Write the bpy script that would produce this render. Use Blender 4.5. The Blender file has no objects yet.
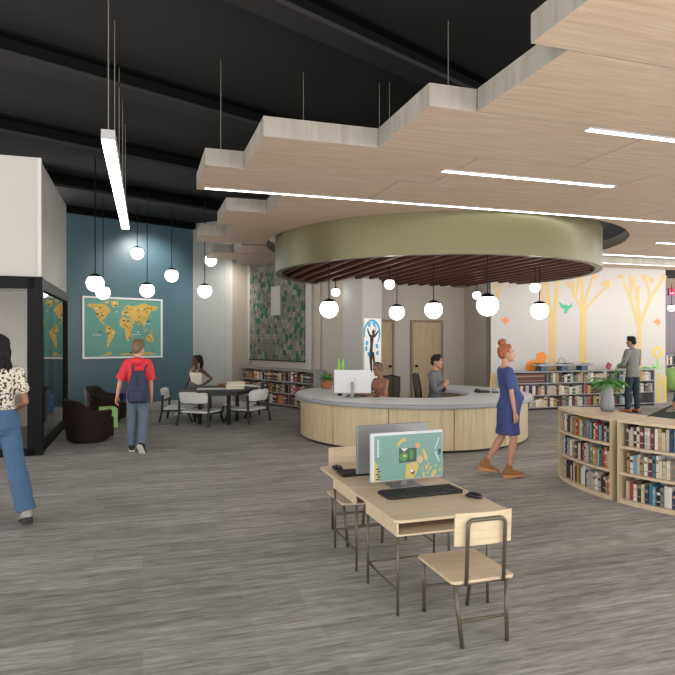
import bpy, bmesh, math, random
from math import sin, cos, pi, radians, sqrt, atan2
from mathutils import Vector, Matrix, noise
random.seed(7)
SC = bpy.context.scene
COL = SC.collection
V = Vector
F = 610.0                      # focal length in pixels of the 675 px frame
H = 1.7                        # eye height
RA = radians(17.68)            # the room's main axis against the view axis
UV_ = V((cos(RA), sin(RA), 0)); UU = V((-sin(RA), cos(RA), 0))
TA = radians(42.0)             # axis of the teal wall
AV = V((cos(TA), sin(TA), 0)); BV = V((sin(TA), -cos(TA), 0))

def at(px, py, Y):
    return V(((px - 337.5) * Y / F, Y, H - (py - 339) * Y / F))
def fl(px, py, z=0.0):
    Y = (H - z) * F / (py - 339)
    return V(((px - 337.5) * Y / F, Y, z))
def st(s, t, z=0.0):
    return V((UV_.x * s + UU.x * t, UV_.y * s + UU.y * t, z))

# ------------------------------------------------------------------ materials
def lin(c):
    c /= 255.0
    return c / 12.92 if c <= 0.04045 else ((c + 0.055) / 1.055) ** 2.4
def C(r, g, b): return (lin(r), lin(g), lin(b), 1.0)

def newmat(name):
    m = bpy.data.materials.new(name); m.use_nodes = True
    nt = m.node_tree
    b = nt.nodes['Principled BSDF']
    return m, nt, b
def mat(name, col, rough=0.5, metal=0.0, spec=0.5, bump=0.0, bscale=60.0, vary=0.0, vscale=8.0, alpha=None):
    m, nt, b = newmat(name)
    b.inputs['Base Color'].default_value = col
    b.inputs['Roughness'].default_value = rough
    b.inputs['Metallic'].default_value = metal
    b.inputs['Specular IOR Level'].default_value = spec
    tc = nt.nodes.new('ShaderNodeTexCoord')
    n = nt.nodes.new('ShaderNodeTexNoise'); n.inputs['Scale'].default_value = vscale; n.inputs['Detail'].default_value = 4
    nt.links.new(tc.outputs['Object'], n.inputs['Vector'])
    mx = nt.nodes.new('ShaderNodeMix'); mx.data_type = 'RGBA'
    v = vary if vary else 0.03
    mx.inputs['A'].default_value = tuple(max(0, x * (1 - v)) for x in col[:3]) + (1,)
    mx.inputs['B'].default_value = tuple(min(1, x * (1 + v)) for x in col[:3]) + (1,)
    nt.links.new(n.outputs['Fac'], mx.inputs['Factor'])
    nt.links.new(mx.outputs['Result'], b.inputs['Base Color'])
    if bump:
        n2 = nt.nodes.new('ShaderNodeTexNoise'); n2.inputs['Scale'].default_value = bscale; n2.inputs['Detail'].default_value = 3
        nt.links.new(tc.outputs['Object'], n2.inputs['Vector'])
        bp = nt.nodes.new('ShaderNodeBump'); bp.inputs['Strength'].default_value = bump; bp.inputs['Distance'].default_value = 0.01
        nt.links.new(n2.outputs['Fac'], bp.inputs['Height']); nt.links.new(bp.outputs['Normal'], b.inputs['Normal'])
    return m
def wood(name, c1, c2, scale=(1.2, 22, 22), rough=0.45, spec=0.4, detail=5):
    m, nt, b = newmat(name)
    tc = nt.nodes.new('ShaderNodeTexCoord'); mp = nt.nodes.new('ShaderNodeMapping')
    mp.inputs['Scale'].default_value = scale
    n = nt.nodes.new('ShaderNodeTexNoise'); n.inputs['Scale'].default_value = 1.6; n.inputs['Detail'].default_value = detail; n.inputs['Roughness'].default_value = 0.6
    n.inputs['Distortion'].default_value = 0.6
    cr = nt.nodes.new('ShaderNodeValToRGB')
    cr.color_ramp.elements[0].position = 0.3; cr.color_ramp.elements[0].color = c1
    cr.color_ramp.elements[1].position = 0.72; cr.color_ramp.elements[1].color = c2
    nt.links.new(tc.outputs['Object'], mp.inputs['Vector']); nt.links.new(mp.outputs['Vector'], n.inputs['Vector'])
    nt.links.new(n.outputs['Fac'], cr.inputs['Fac']); nt.links.new(cr.outputs['Color'], b.inputs['Base Color'])
    b.inputs['Roughness'].default_value = rough; b.inputs['Specular IOR Level'].default_value = spec
    return m
def emit(name, col, strength):
    m, nt, b = newmat(name)
    b.inputs['Base Color'].default_value = (0.8, 0.8, 0.8, 1) if 'screen' not in name else (0.02, 0.02, 0.02, 1)
    b.inputs['Roughness'].default_value = 0.35
    b.inputs['Emission Color'].default_value = col
    b.inputs['Emission Strength'].default_value = strength
    return m
def glassmat(name, tint=(0.86, 0.86, 0.86, 1), gl=0.0):
    m = bpy.data.materials.new(name); m.use_nodes = True
    nt = m.node_tree; nt.nodes.clear()
    o = nt.nodes.new('ShaderNodeOutputMaterial'); mx = nt.nodes.new('ShaderNodeMixShader')
    tr = nt.nodes.new('ShaderNodeBsdfTransparent'); tr.inputs['Color'].default_value = tint
    gs = nt.nodes.new('ShaderNodeBsdfGlossy'); gs.inputs['Roughness'].default_value = 0.0; gs.inputs['Color'].default_value = (1, 1, 1, 1)
    lw = nt.nodes.new('ShaderNodeFresnel'); lw.inputs['IOR'].default_value = 1.38
    ad = nt.nodes.new('ShaderNodeMath'); ad.operation = 'ADD'; ad.inputs[1].default_value = gl
    nt.links.new(lw.outputs['Fac'], ad.inputs[0]); nt.links.new(ad.outputs[0], mx.inputs['Fac'])
    nt.links.new(tr.outputs[0], mx.inputs[1]); nt.links.new(gs.outputs[0], mx.inputs[2]); nt.links.new(mx.outputs[0], o.inputs[0])
    return m

def floor_material():
    m, nt, b = newmat('carpet_planks')
    N = nt.nodes.new; L = nt.links.new
    tc = N('ShaderNodeTexCoord')
    bk = N('ShaderNodeTexBrick'); bk.inputs['Scale'].default_value = 1.0
    bk.inputs['Brick Width'].default_value = 1.0; bk.inputs['Row Height'].default_value = 0.25
    bk.inputs['Mortar Size'].default_value = 0.0; bk.offset = 0.37
    bk.inputs['Color1'].default_value = C(138, 136, 132); bk.inputs['Color2'].default_value = C(154, 151, 147)
    L(tc.outputs['Object'], bk.inputs['Vector'])
    def streak(scale, det, ns):
        mp = N('ShaderNodeMapping'); mp.inputs['Scale'].default_value = scale
        n = N('ShaderNodeTexNoise'); n.inputs['Scale'].default_value = ns; n.inputs['Detail'].default_value = det; n.inputs['Roughness'].default_value = 0.65
        L(tc.outputs['Object'], mp.inputs['Vector']); L(mp.outputs['Vector'], n.inputs['Vector'])
        return n
    n1 = streak((1.0, 11, 1), 7, 1.5); n2 = streak((6, 46, 1), 4, 1.0); n3 = streak((0.5, 1.3, 1), 3, 1.0)
    r1 = N('ShaderNodeMapRange'); r1.inputs['From Min'].default_value = 0.28; r1.inputs['From Max'].default_value = 0.72
    r1.inputs['To Min'].default_value = 0.60; r1.inputs['To Max'].default_value = 1.38
    L(n1.outputs['Fac'], r1.inputs['Value'])
    r2 = N('ShaderNodeMapRange'); r2.inputs['From Min'].default_value = 0.3; r2.inputs['From Max'].default_value = 0.7
    r2.inputs['To Min'].default_value = 0.70; r2.inputs['To Max'].default_value = 1.30
    L(n2.outputs['Fac'], r2.inputs['Value'])
    r3 = N('ShaderNodeMapRange'); r3.inputs['From Min'].default_value = 0.3; r3.inputs['From Max'].default_value = 0.7
    r3.inputs['To Min'].default_value = 0.86; r3.inputs['To Max'].default_value = 1.14
    L(n3.outputs['Fac'], r3.inputs['Value'])
    m1 = N('ShaderNodeMath'); m1.operation = 'MULTIPLY'; L(r1.outputs[0], m1.inputs[0]); L(r2.outputs[0], m1.inputs[1])
    m2 = N('ShaderNodeMath'); m2.operation = 'MULTIPLY'; L(m1.outputs[0], m2.inputs[0]); L(r3.outputs[0], m2.inputs[1])
    vm = N('ShaderNodeVectorMath'); vm.operation = 'SCALE'
    L(bk.outputs['Color'], vm.inputs[0]); L(m2.outputs[0], vm.inputs['Scale'])
    L(vm.outputs[0], b.inputs['Base Color'])
    b.inputs['Roughness'].default_value = 0.85; b.inputs['Specular IOR Level'].default_value = 0.2
    bp = N('ShaderNodeBump'); bp.inputs['Strength'].default_value = 0.3; bp.inputs['Distance'].default_value = 0.004
    n4 = N('ShaderNodeTexNoise'); n4.inputs['Scale'].default_value = 180; L(tc.outputs['Object'], n4.inputs['Vector'])
    L(n4.outputs['Fac'], bp.inputs['Height']); L(bp.outputs['Normal'], b.inputs['Normal'])
    return m

def spots_material(name, base, spot, scale=22, thr=0.46):
    m, nt, b = newmat(name)
    N = nt.nodes.new; L = nt.links.new
    tc = N('ShaderNodeTexCoord'); n = N('ShaderNodeTexNoise'); n.inputs['Scale'].default_value = scale; n.inputs['Detail'].default_value = 1.5
    cr = N('ShaderNodeValToRGB'); cr.color_ramp.interpolation = 'CONSTANT'
    cr.color_ramp.elements[0].color = spot; cr.color_ramp.elements[1].color = base; cr.color_ramp.elements[1].position = thr
    L(tc.outputs['Object'], n.inputs['Vector']); L(n.outputs['Fac'], cr.inputs['Fac']); L(cr.outputs['Color'], b.inputs['Base Color'])
    b.inputs['Roughness'].default_value = 0.8
    return m
def stripes_material(name, cols, scale=26):
    m, nt, b = newmat(name)
    N = nt.nodes.new; L = nt.links.new
    tc = N('ShaderNodeTexCoord'); w = N('ShaderNodeTexWave'); w.inputs['Scale'].default_value = scale; w.inputs['Distortion'].default_value = 6
    w.bands_direction = 'DIAGONAL'
    cr = N('ShaderNodeValToRGB'); cr.color_ramp.interpolation = 'CONSTANT'
    cr.color_ramp.elements[0].color = cols[0]; cr.color_ramp.elements[1].color = cols[1]; cr.color_ramp.elements[1].position = 0.45
    e = cr.color_ramp.elements.new(0.75); e.color = cols[2]
    L(tc.outputs['Object'], w.inputs['Vector']); L(w.outputs['Fac'], cr.inputs['Fac']); L(cr.outputs['Color'], b.inputs['Base Color'])
    b.inputs['Roughness'].default_value = 0.8
    return m

M = {}
M['floor'] = floor_material()
M['white_wall'] = mat('white_paint', C(174, 171, 167), 0.7)
M['mural_wall'] = mat('mural_white_paint', C(193, 188, 183), 0.65)
M['beige_wall'] = mat('taupe_paint', C(170, 161, 150), 0.65)
M['grey_wall'] = mat('pale_grey_paint', C(154, 157, 154), 0.42)
M['teal_wall'] = mat('teal_paint', C(70, 97, 108), 0.42, spec=0.5)
M['deck'] = mat('black_ceiling_paint', C(17, 17, 17), 0.8, vary=0.2, vscale=1.2)
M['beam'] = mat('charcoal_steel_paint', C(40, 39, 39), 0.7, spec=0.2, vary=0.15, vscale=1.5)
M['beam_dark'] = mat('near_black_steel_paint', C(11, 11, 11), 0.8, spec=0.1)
M['plank'] = wood('pale_oak_veneer', C(178, 153, 131), C(204, 181, 158), (0.9, 16, 16), 0.55)
M['plank_edge'] = wood('greyed_oak_edge', C(126, 121, 112), C(150, 145, 135), (5, 5, 0.7), 0.6)
M['olive'] = mat('olive_satin_metal', C(99, 95, 65), 0.33, metal=0.3)
M['fin'] = wood('red_brown_timber', C(66, 34, 24), C(104, 56, 40), (1, 14, 14), 0.5)
M['black_metal'] = mat('black_powder_coat', C(12, 12, 13), 0.55, spec=0.15)
M['dark_soffit'] = mat('dark_soffit', C(14, 13, 12), 0.9)
M['globe'] = emit('opal_globe_glow', (1.0, 0.97, 0.93, 1), 4.2)
M['strip'] = emit('led_strip_glow', (1.0, 0.98, 0.95, 1), 9.0)
M['fixture'] = mat('white_aluminium', C(150, 149, 147), 0.4)
M['rod'] = mat('thin_steel_rod', C(120, 116, 110), 0.4, metal=0.6)
M['glass'] = glassmat('clear_glazing')
M['bronze'] = mat('dark_bronze_tube', C(94, 87, 73), 0.42, metal=0.4)
M['maple'] = wood('pale_maple', C(188, 168, 138), C(208, 191, 162), (14, 1.4, 14), 0.4)
M['maple_x'] = wood('pale_maple_lengthwise', C(188, 168, 138), C(208, 191, 162), (1.4, 14, 14), 0.4)
M['maple_v'] = wood('pale_maple_upright', C(174, 156, 122), C(199, 182, 149), (12, 12, 1.0), 0.4)
M['maple_edge'] = wood('maple_ply_edge', C(178, 154, 118), C(200, 178, 142), (3, 3, 30), 0.5)
M['laminate'] = mat('grey_laminate', C(212, 214, 217), 0.35)
M['laminate_edge'] = mat('mid_grey_edge', C(138, 140, 143), 0.4)
M['kick'] = mat('black_kick', C(18, 18, 18), 0.6)
M['door'] = wood('oak_door', C(150, 132, 98), C(174, 156, 120), (10, 10, 0.9), 0.5)
M['doorframe'] = wood('oak_door_frame', C(116, 100, 74), C(140, 122, 92), (10, 10, 0.9), 0.5)
M['shelf_grey'] = mat('grey_metal_shelf', C(150, 151, 153), 0.45)
M['shelf_white'] = mat('white_backboard', C(206, 206, 206), 0.6)
M['black_plastic'] = mat('black_plastic', C(14, 14, 17), 0.4)
M['key'] = mat('black_key', C(20, 20, 23), 0.5)
M['silver'] = mat('silver_shell', C(186, 187, 189), 0.35, metal=0.2)
M['grey_shell'] = mat('mid_grey_shell', C(128, 129, 131), 0.4, metal=0.3)
M['brown_leather'] = mat('dark_brown_upholstery', C(38, 27, 21), 0.6, spec=0.2, bump=0.15, bscale=120)
M['lime'] = mat('lime_green_upholstery', C(168, 212, 132), 0.65)
M['blue_uph'] = mat('deep_blue_upholstery', C(28, 78, 132), 0.7)
M['white_seat'] = mat('white_shell_plastic', C(226, 226, 224), 0.4)
M['black_wood'] = mat('black_stained_wood', C(26, 26, 28), 0.5)
M['paper'] = mat('white_paper', C(240, 238, 232), 0.8)
M['pages'] = mat('book_pages', C(205, 194, 172), 0.9, bump=0.2, bscale=300)
M['moss'] = mat('dark_green_pile', C(22, 44, 28), 0.95, bump=0.4, bscale=90, vary=0.3, vscale=40)
M['leaf'] = mat('fern_leaf', C(74, 136, 58), 0.5, vary=0.25, vscale=20)
M['leaf_lt'] = mat('bright_blade_leaf', C(132, 206, 62), 0.5)
M['pot'] = mat('terracotta_basket', C(150, 96, 60), 0.8, bump=0.5, bscale=80)
M['vase'] = mat('grey_ribbed_ceramic', C(114, 115, 117), 0.4)
M['chrome'] = mat('polished_steel', C(190, 190, 192), 0.2, metal=0.9)
M['yellow'] = mat('pale_yellow_vinyl', C(212, 181, 122), 0.7)
M['yellow2'] = mat('yellow_vinyl', C(216, 192, 104), 0.7)
M['orange'] = mat('orange_vinyl', C(232, 140, 52), 0.7)
M['orange_bird'] = mat('coral_orange_vinyl', C(236, 146, 98), 0.7)
M['green_bird'] = mat('jade_vinyl', C(76, 178, 140), 0.7)
M['green_vinyl'] = mat('green_vinyl', C(160, 200, 130), 0.7)
M['map_sea'] = mat('map_sea_print', C(98, 154, 142), 0.6)
M['map_land'] = mat('map_land_print', C(206, 172, 84), 0.6, vary=0.12, vscale=9)
M['map_ink'] = mat('map_ink', C(40, 40, 36), 0.7)
M['map_pink'] = mat('map_pink_print', C(228, 168, 130), 0.7)
M['purple_grey'] = mat('mauve_grey_paint', C(120, 112, 120), 0.8)
M['red'] = mat('red_print', C(206, 30, 60), 0.6)
M['purple'] = mat('magenta_print', C(164, 60, 176), 0.6)
M['blue_logo'] = mat('sky_blue_print', C(58, 164, 210), 0.6)
M['blue_box'] = mat('slate_blue_box', C(74, 92, 116), 0.6)
M['seat_fabric'] = mat('black_seat_fabric', C(36, 34, 33), 0.8, bump=0.4, bscale=400)
M['mesh_fabric'] = mat('black_mesh_fabric', C(48, 45, 42), 0.8, bump=0.4, bscale=400)

# ------------------------------------------------------------------ mesh builder
class MB:
    def __init__(s): s.v = []; s.f = []; s.m = []
    def add(s, verts, faces, mi=0):
        o = len(s.v); s.v += [V(p) for p in verts]
        for f in faces: s.f.append(tuple(i + o for i in f)); s.m.append(mi)
        return s
    def box(s, c, size, rz=0.0, mi=0, rot=None):
        sx, sy, sz = (x / 2 for x in size)
        R = rot if rot is not None else Matrix.Rotation(rz, 3, 'Z')
        vs = [V(c) + R @ V((x, y, z)) for z in (-sz, sz) for x, y in ((-sx, -sy), (sx, -sy), (sx, sy), (-sx, sy))]
        return s.add(vs, [(3, 2, 1, 0), (4, 5, 6, 7), (0, 1, 5, 4), (1, 2, 6, 5), (2, 3, 7, 6), (3, 0, 4, 7)], mi)
    def prism(s, poly, z0, z1, mi=0, mside=None):
        n = len(poly)
        a = sum(poly[i][0] * poly[(i + 1) % n][1] - poly[(i + 1) % n][0] * poly[i][1] for i in range(n))
        if a < 0: poly = poly[::-1]
        vs = [V((p[0], p[1], z0)) for p in poly] + [V((p[0], p[1], z1)) for p in poly]
        s.add(vs, [tuple(range(n - 1, -1, -1)), tuple(range(n, 2 * n))], mi)
        o = len(s.v) - 2 * n
        for i in range(n):
            j = (i + 1) % n
            s.f.append((o + i, o + j, o + n + j, o + n + i)); s.m.append(mi if mside is None else mside)
        return s
    def plate(s, poly, mtx, th=0.003, mi=0):
        """flat outline (x, y) extruded th along local +z, placed by a 4x4 matrix"""
        t = MB().prism(poly, 0, th); s.add([mtx @ p for p in t.v], t.f, mi); return s
    def loft(s, rings, n=14, mi=0, cap=True, power=1.0):
        vs = []
        for c, ax, ay in rings:
            for k in range(n):
                a = 2 * pi * k / n; ca, sa = cos(a), sin(a)
                if power != 1.0:
                    ca = math.copysign(abs(ca) ** power, ca); sa = math.copysign(abs(sa) ** power, sa)
                vs.append(V(c) + V(ax) * ca + V(ay) * sa)
        fs = []
        for i in range(len(rings) - 1):
            for k in range(n):
                k2 = (k + 1) % n
                fs.append((i * n + k, i * n + k2, (i + 1) * n + k2, (i + 1) * n + k))
        if cap:
            fs.append(tuple(range(n - 1, -1, -1))); b = (len(rings) - 1) * n
            fs.append(tuple(b + k for k in range(n)))
        return s.add(vs, fs, mi)
    def tube(s, pts, r, n=10, mi=0, flat=1.0):
        pts = [V(p) for p in pts]; rs = r if isinstance(r, (list, tuple)) else [r] * len(pts)
        ref = None; rings = []
        for i, p in enumerate(pts):
            t = (pts[min(i + 1, len(pts) - 1)] - pts[max(i - 1, 0)])
            if t.length < 1e-9: t = V((0, 0, 1))
            t.normalize()
            if ref is None: ref = V((0, 0, 1)) if abs(t.z) < 0.9 else V((1, 0, 0))
            x = t.cross(ref)
            if x.length < 1e-4: x = t.cross(V((0, 1, 0)))
            x.normalize(); y = x.cross(t).normalized(); ref = y
            rings.append((p, x * rs[i], y * -rs[i] * flat))
        return s.loft(rings, n, mi)
    def lathe(s, prof, c=(0, 0, 0), n=28, mi=0, ribs=0, rdep=0.0):
        vs = []; c = V(c)
        for r, z in prof:
            for k in range(n):
                a = 2 * pi * k / n; rr = r * (1 + (rdep * cos(ribs * a) if ribs else 0))
                vs.append(c + V((rr * cos(a), rr * sin(a), z)))
        fs = []
        for i in range(len(prof) - 1):
            for k in range(n):
                k2 = (k + 1) % n; fs.append((i * n + k, i * n + k2, (i + 1) * n + k2, (i + 1) * n + k))
        fs.append(tuple(range(n - 1, -1, -1))); b = (len(prof) - 1) * n; fs.append(tuple(b + k for k in range(n)))
        return s.add(vs, fs, mi)
    def ball(s, c, r, rot=None, seg=16, rin=10, mi=0):
        rx, ry, rz = r if isinstance(r, (list, tuple, Vector)) else (r, r, r)
        R = rot or Matrix.Identity(3); c = V(c); vs = []; fs = []
        for i in range(1, rin):
            p = pi * i / rin
            for k in range(seg):
                a = 2 * pi * k / seg
                vs.append(c + R @ V((rx * sin(p) * cos(a), ry * sin(p) * sin(a), -rz * cos(p))))
        b = len(vs); vs += [c + R @ V((0, 0, -rz)), c + R @ V((0, 0, rz))]
        for i in range(rin - 2):
            for k in range(seg):
                k2 = (k + 1) % seg; fs.append((i * seg + k, i * seg + k2, (i + 1) * seg + k2, (i + 1) * seg + k))
        for k in range(seg):
            k2 = (k + 1) % seg
            fs.append((b, k2, k)); o = (rin - 2) * seg; fs.append((b + 1, o + k, o + k2))
        return s.add(vs, fs, mi)
    def arc(s, c, r0, r1, a0, a1, z0, z1, n=24, mi=0):
        """curved slab between radii r0 < r1, from angle a0 to a1 in degrees"""
        pts = []
        for k in range(n + 1):
            a = radians(a0 + (a1 - a0) * k / n); pts.append((cos(a), sin(a)))
        vs = []
        for x, y in pts:
            for r, z in ((r0, z0), (r1, z0), (r1, z1), (r0, z1)): vs.append(V((c[0] + r * x, c[1] + r * y, z)))
        fs = []
        for k in range(n):
            o = 4 * k; q = o + 4
            for i in range(4):
                j = (i + 1) % 4; fs.append((o + i, q + i, q + j, o + j))
        fs.append((0, 1, 2, 3)); o = 4 * n; fs.append((o + 3, o + 2, o + 1, o))
        return s.add(vs, fs, mi)
    def build(s, name, mats, parent=None, smooth=False, bevel=0.0, seg=2, world=False, auto=False):
        me = bpy.data.meshes.new(name)
        vs = s.v
        if world and parent is not None:
            inv = MW[parent.name].inverted(); vs = [inv @ p for p in vs]
        me.from_pydata([tuple(p) for p in vs], [], s.f)
        if not isinstance(mats, (list, tuple)): mats = [mats]
        for m in mats: me.materials.append(M[m] if isinstance(m, str) else m)
        me.polygons.foreach_set('material_index', s.m)
        bm = bmesh.new(); bm.from_mesh(me); bmesh.ops.recalc_face_normals(bm, faces=bm.faces); bm.to_mesh(me); bm.free()
        if smooth: me.polygons.foreach_set('use_smooth', [True] * len(me.polygons))
        me.update()
        o = bpy.data.objects.new(name, me); COL.objects.link(o)
        if parent is not None: o.parent = parent
        if auto: smooth_by_angle(o)
        if bevel:
            b = o.modifiers.new('bevel', 'BEVEL'); b.width = bevel; b.segments = seg; b.limit_method = 'ANGLE'
        return o
def smooth_by_angle(o, ang=35):
    me = o.data
    me.polygons.foreach_set('use_smooth', [True] * len(me.polygons))
    bm = bmesh.new(); bm.from_mesh(me)
    for e in bm.edges:
        if len(e.link_faces) == 2 and e.calc_face_angle(0) > radians(ang): e.smooth = False
    bm.to_mesh(me); bm.free()

MW = {}
def tag(o, label, cat, group=None, kind=None):
    o['label'] = label; o['category'] = cat
    if group: o['group'] = group
    if kind: o['kind'] = kind
    return o
def thing(name, label, cat, loc=(0, 0, 0), rz=0.0, group=None):
    o = bpy.data.objects.new(name, None); COL.objects.link(o)
    o.empty_display_size = 0.1
    o.location = loc; o.rotation_euler = (0, 0, rz)
    MW[o.name] = Matrix.Translation(V(loc)) @ Matrix.Rotation(rz, 4, 'Z')
    return tag(o, label, cat, group)
def reg(o):
    MW[o.name] = Matrix.Translation(o.location) @ Matrix.Rotation(o.rotation_euler[2], 4, 'Z'); return o
def struct(name, mb, m, label=None, bevel=0.0, loc=None, rz=0.0):
    o = mb.build(name, m, bevel=bevel)
    o['kind'] = 'structure'
    if loc is not None: o.location = loc; o.rotation_euler = (0, 0, rz)
    if label: o['label'] = label
    return o
def dup(root, loc, rz, label=None, group=None):
    def cp(o, par):
        c = o.copy(); COL.objects.link(c)
        if par is not None: c.parent = par
        for ch in list(o.children): cp(ch, c)
        return c
    r = cp(root, None); r.location = loc; r.rotation_euler = (0, 0, rz)
    if label: r['label'] = label
    if group: r['group'] = group
    return r
ORD = ['first', 'second', 'third', 'fourth', 'fifth', 'sixth', 'seventh', 'eighth', 'ninth', 'tenth', 'eleventh', 'twelfth', 'thirteenth', 'fourteenth', 'fifteenth', 'sixteenth', 'seventeenth', 'eighteenth', 'nineteenth', 'twentieth'] + ['twenty-' + x for x in ('first', 'second', 'third', 'fourth', 'fifth', 'sixth', 'seventh', 'eighth', 'ninth')] + ['thirtieth'] + ['thirty-' + x for x in ('first', 'second', 'third', 'fourth', 'fifth', 'sixth', 'seventh', 'eighth', 'ninth')] + ['fortieth'] + ['forty-' + x for x in ('first', 'second', 'third', 'fourth', 'fifth', 'sixth', 'seventh', 'eighth', 'ninth')]
def wall_quad(p, q, th, z0, z1):
    """vertical slab from p to q (front face on the line), th thick to the left of p->q"""
    p = V((p[0], p[1], 0)); q = V((q[0], q[1], 0)); d = (q - p).normalized(); nrm = V((-d.y, d.x, 0)) * th
    return MB().prism([tuple(x) for x in (p.xy, q.xy, (q + nrm).xy, (p + nrm).xy)], z0, z1)

def s_at(px, t):                                # room coordinate s of a point under column px on the plane t
    a = (px - 337.5) / F
    return (a * UU.y * t - UU.x * t) / (UV_.x - a * UV_.y)
def on_plane(px, py, p0, n):
    d = V(((px - 337.5) / F, 1.0, -(py - 339) / F)); o = V((0, 0, H))
    return o + d * ((V(p0) - o).dot(n) / d.dot(n))

_nt = M['mesh_fabric'].node_tree; _o = _nt.nodes['Material Output']; _mx = _nt.nodes.new('ShaderNodeMixShader'); _tr = _nt.nodes.new('ShaderNodeBsdfTransparent')
_mx.inputs[0].default_value = 0.38; _nt.links.new(_nt.nodes['Principled BSDF'].outputs[0], _mx.inputs[1]); _nt.links.new(_tr.outputs[0], _mx.inputs[2]); _nt.links.new(_mx.outputs[0], _o.inputs[0])
# ================================================================== THE ROOM
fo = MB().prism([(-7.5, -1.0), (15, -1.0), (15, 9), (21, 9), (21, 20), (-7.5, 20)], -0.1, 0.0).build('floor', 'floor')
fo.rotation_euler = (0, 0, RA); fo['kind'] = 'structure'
CEIL = 4.97
PT = V((-4.10, 17.3, 0))                       # right end of the teal wall
struct('ceiling', MB().prism([tuple(st(a, b).xy) for a, b in ((-7.5, -1.0), (15, -1.0), (15, 9), (21, 9), (21, 20), (-7.5, 20))], CEIL, CEIL + 0.1), 'deck')
for n in (1.85, 4.55, 7.28, 9.98, 12.75):       # steel beams parallel to the teal wall
    c = V((-sin(TA), cos(TA), 0)) * n + AV * 1.5
    mb = MB()
    mb.box(c + V((0, 0, 4.73)), (26, 0.30, 0.05), TA, 0)
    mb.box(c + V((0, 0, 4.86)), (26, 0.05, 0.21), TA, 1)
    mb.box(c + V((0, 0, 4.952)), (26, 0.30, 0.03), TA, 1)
    struct('ceiling_beam', mb, ['beam', 'beam_dark'])
struct('wall_back_left', wall_quad(PT - AV * 3.9, PT, 0.15, 0, CEIL), 'teal_wall')
tr = wall_quad(PT - AV * 3.9 + BV * 0.14, PT + BV * 0.14, 0.13, 4.8, 4.965)
struct('trim_1', tr, 'beam_dark')
# pale grey wall beside it, its white end post, the taupe return
GW0 = PT; GW1 = at(225, 339, 16.8); PL = at(232.2, 339, 16.6); GC = V((-2.46, 16.98, 0))
GW0 = V((GW0.x, GW0.y, 0)); GW1.z = 0; PL.z = 0
struct('wall_back_grey', wall_quad(GW0, GW1, 0.15, 0, CEIL), 'grey_wall')
struct('trim_2', wall_quad(GW1, PL, 0.2, 0, CEIL), 'white_wall')
struct('wall_back_return', wall_quad(PL, GC + AV * 0.0, 0.12, 0, CEIL), 'beige_wall')
CC = V((0.578, 13.64, 0))                       # the free corner of the column by the desk
struct('wall_back', wall_quad(GC, CC - BV * 0.66, 0.15, 0, CEIL), 'beige_wall')
def on_green(px, off=0.0):                      # a point of the green-panel wall under pixel column px
    a = (px - 337.5) / F
    k = (a * GC.y - GC.x) / (BV.x - a * BV.y)
    p = GC + BV * k - AV * off
    return p
struct('trim_3', wall_quad(on_green(247.5, 0.05), on_green(251.5, 0.05), 0.06, 1.05, 4.2), 'white_wall', bevel=0.004)
struct('trim_4', wall_quad(on_green(307, 0.05), on_green(312.5, 0.05), 0.06, 0.0, 4.2), 'white_wall', bevel=0.004)
struct('trim_5', wall_quad(on_green(318.5, 0.03), on_green(321, 0.03), 0.04, 0.0, 4.2), 'beige_wall', bevel=0.004)
# column with two visible faces, then the wall with the two doors
ca = CC; cb = CC - BV * 0.64; cd = CC + AV * 0.62
struct('wall_column', MB().prism([tuple(x.xy) for x in (ca - AV * 0.03, cd - AV * 0.03, cd + AV * 0.0 - BV * 0.64, cb - AV * 0.03)], 0, CEIL), 'white_wall')
TD, TM = 14.13, 12.85
SM0, SM1 = s_at(491, TM), s_at(665.5, TM)
struct('wall_doors', MB().prism([tuple(st(a, b).xy) for a, b in ((4.9, TD), (SM0 + 0.02, TD), (SM0 + 0.02, TD + 0.15), (4.9, TD + 0.15))], 0, CEIL), 'beige_wall')
struct('wall_door_return', MB().prism([tuple(st(a, b).xy) for a, b in ((SM0, TM + 0.02), (SM0 + 0.12, TM + 0.02), (SM0 + 0.12, TD), (SM0, TD))], 0, CEIL), 'beige_wall')
struct('wall_back_right', MB().prism([tuple(st(a, b).xy) for a, b in ((SM0, TM), (SM1, TM), (SM1, TM + 0.2), (SM0, TM + 0.2))], 0, 3.98), 'mural_wall')
# far room seen past the end of the mural wall
struct('wall_far_right', MB().prism([tuple(st(a, b).xy) for a, b in ((12.5, 17.2), (21, 17.2), (21, 17.35), (12.5, 17.35))], 0, CEIL), 'purple_grey')
struct('trim_6', MB().prism([tuple(st(a, b).xy) for a, b in ((13.3, 13.45), (17, 13.45), (17, 16.5), (13.3, 16.5))], 3.4, 3.66), 'plank')
struct('trim_9', MB().prism([tuple(st(a, b).xy) for a, b in ((13.3, 13.4), (17, 13.4), (17, 13.449), (13.3, 13.449))], 3.4, 3.66), 'beam')

def door(name, s0, s1, z1, knob):
    c = st((s0 + s1) / 2, TD); w = s1 - s0
    r = bpy.data.objects.new(name, None); COL.objects.link(r); r.location = c; r.rotation_euler = (0, 0, RA); r['kind'] = 'structure'; reg(r)
    f = MB(); f.box((-w / 2 + 0.03, -0.02, z1 / 2), (0.06, 0.06, z1)); f.box((w / 2 - 0.03, -0.02, z1 / 2), (0.06, 0.06, z1)); f.box((0, -0.02, z1 - 0.03), (w - 0.12, 0.06, 0.06))
    f.build('door_frame', 'doorframe', r, bevel=0.004)
    MB().box((0, -0.012, z1 / 2 - 0.03), (w - 0.12, 0.03, z1 - 0.07)).build('door_leaf', 'door', r, bevel=0.003)
    k = MB(); x = knob * (w / 2 - 0.13)
    k.tube([(x, -0.02, 1.02), (x, -0.07, 1.02)], 0.014); k.ball((x, -0.085, 1.02), 0.034)
    k.build('door_knob', 'black_metal', r, smooth=True)
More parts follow.
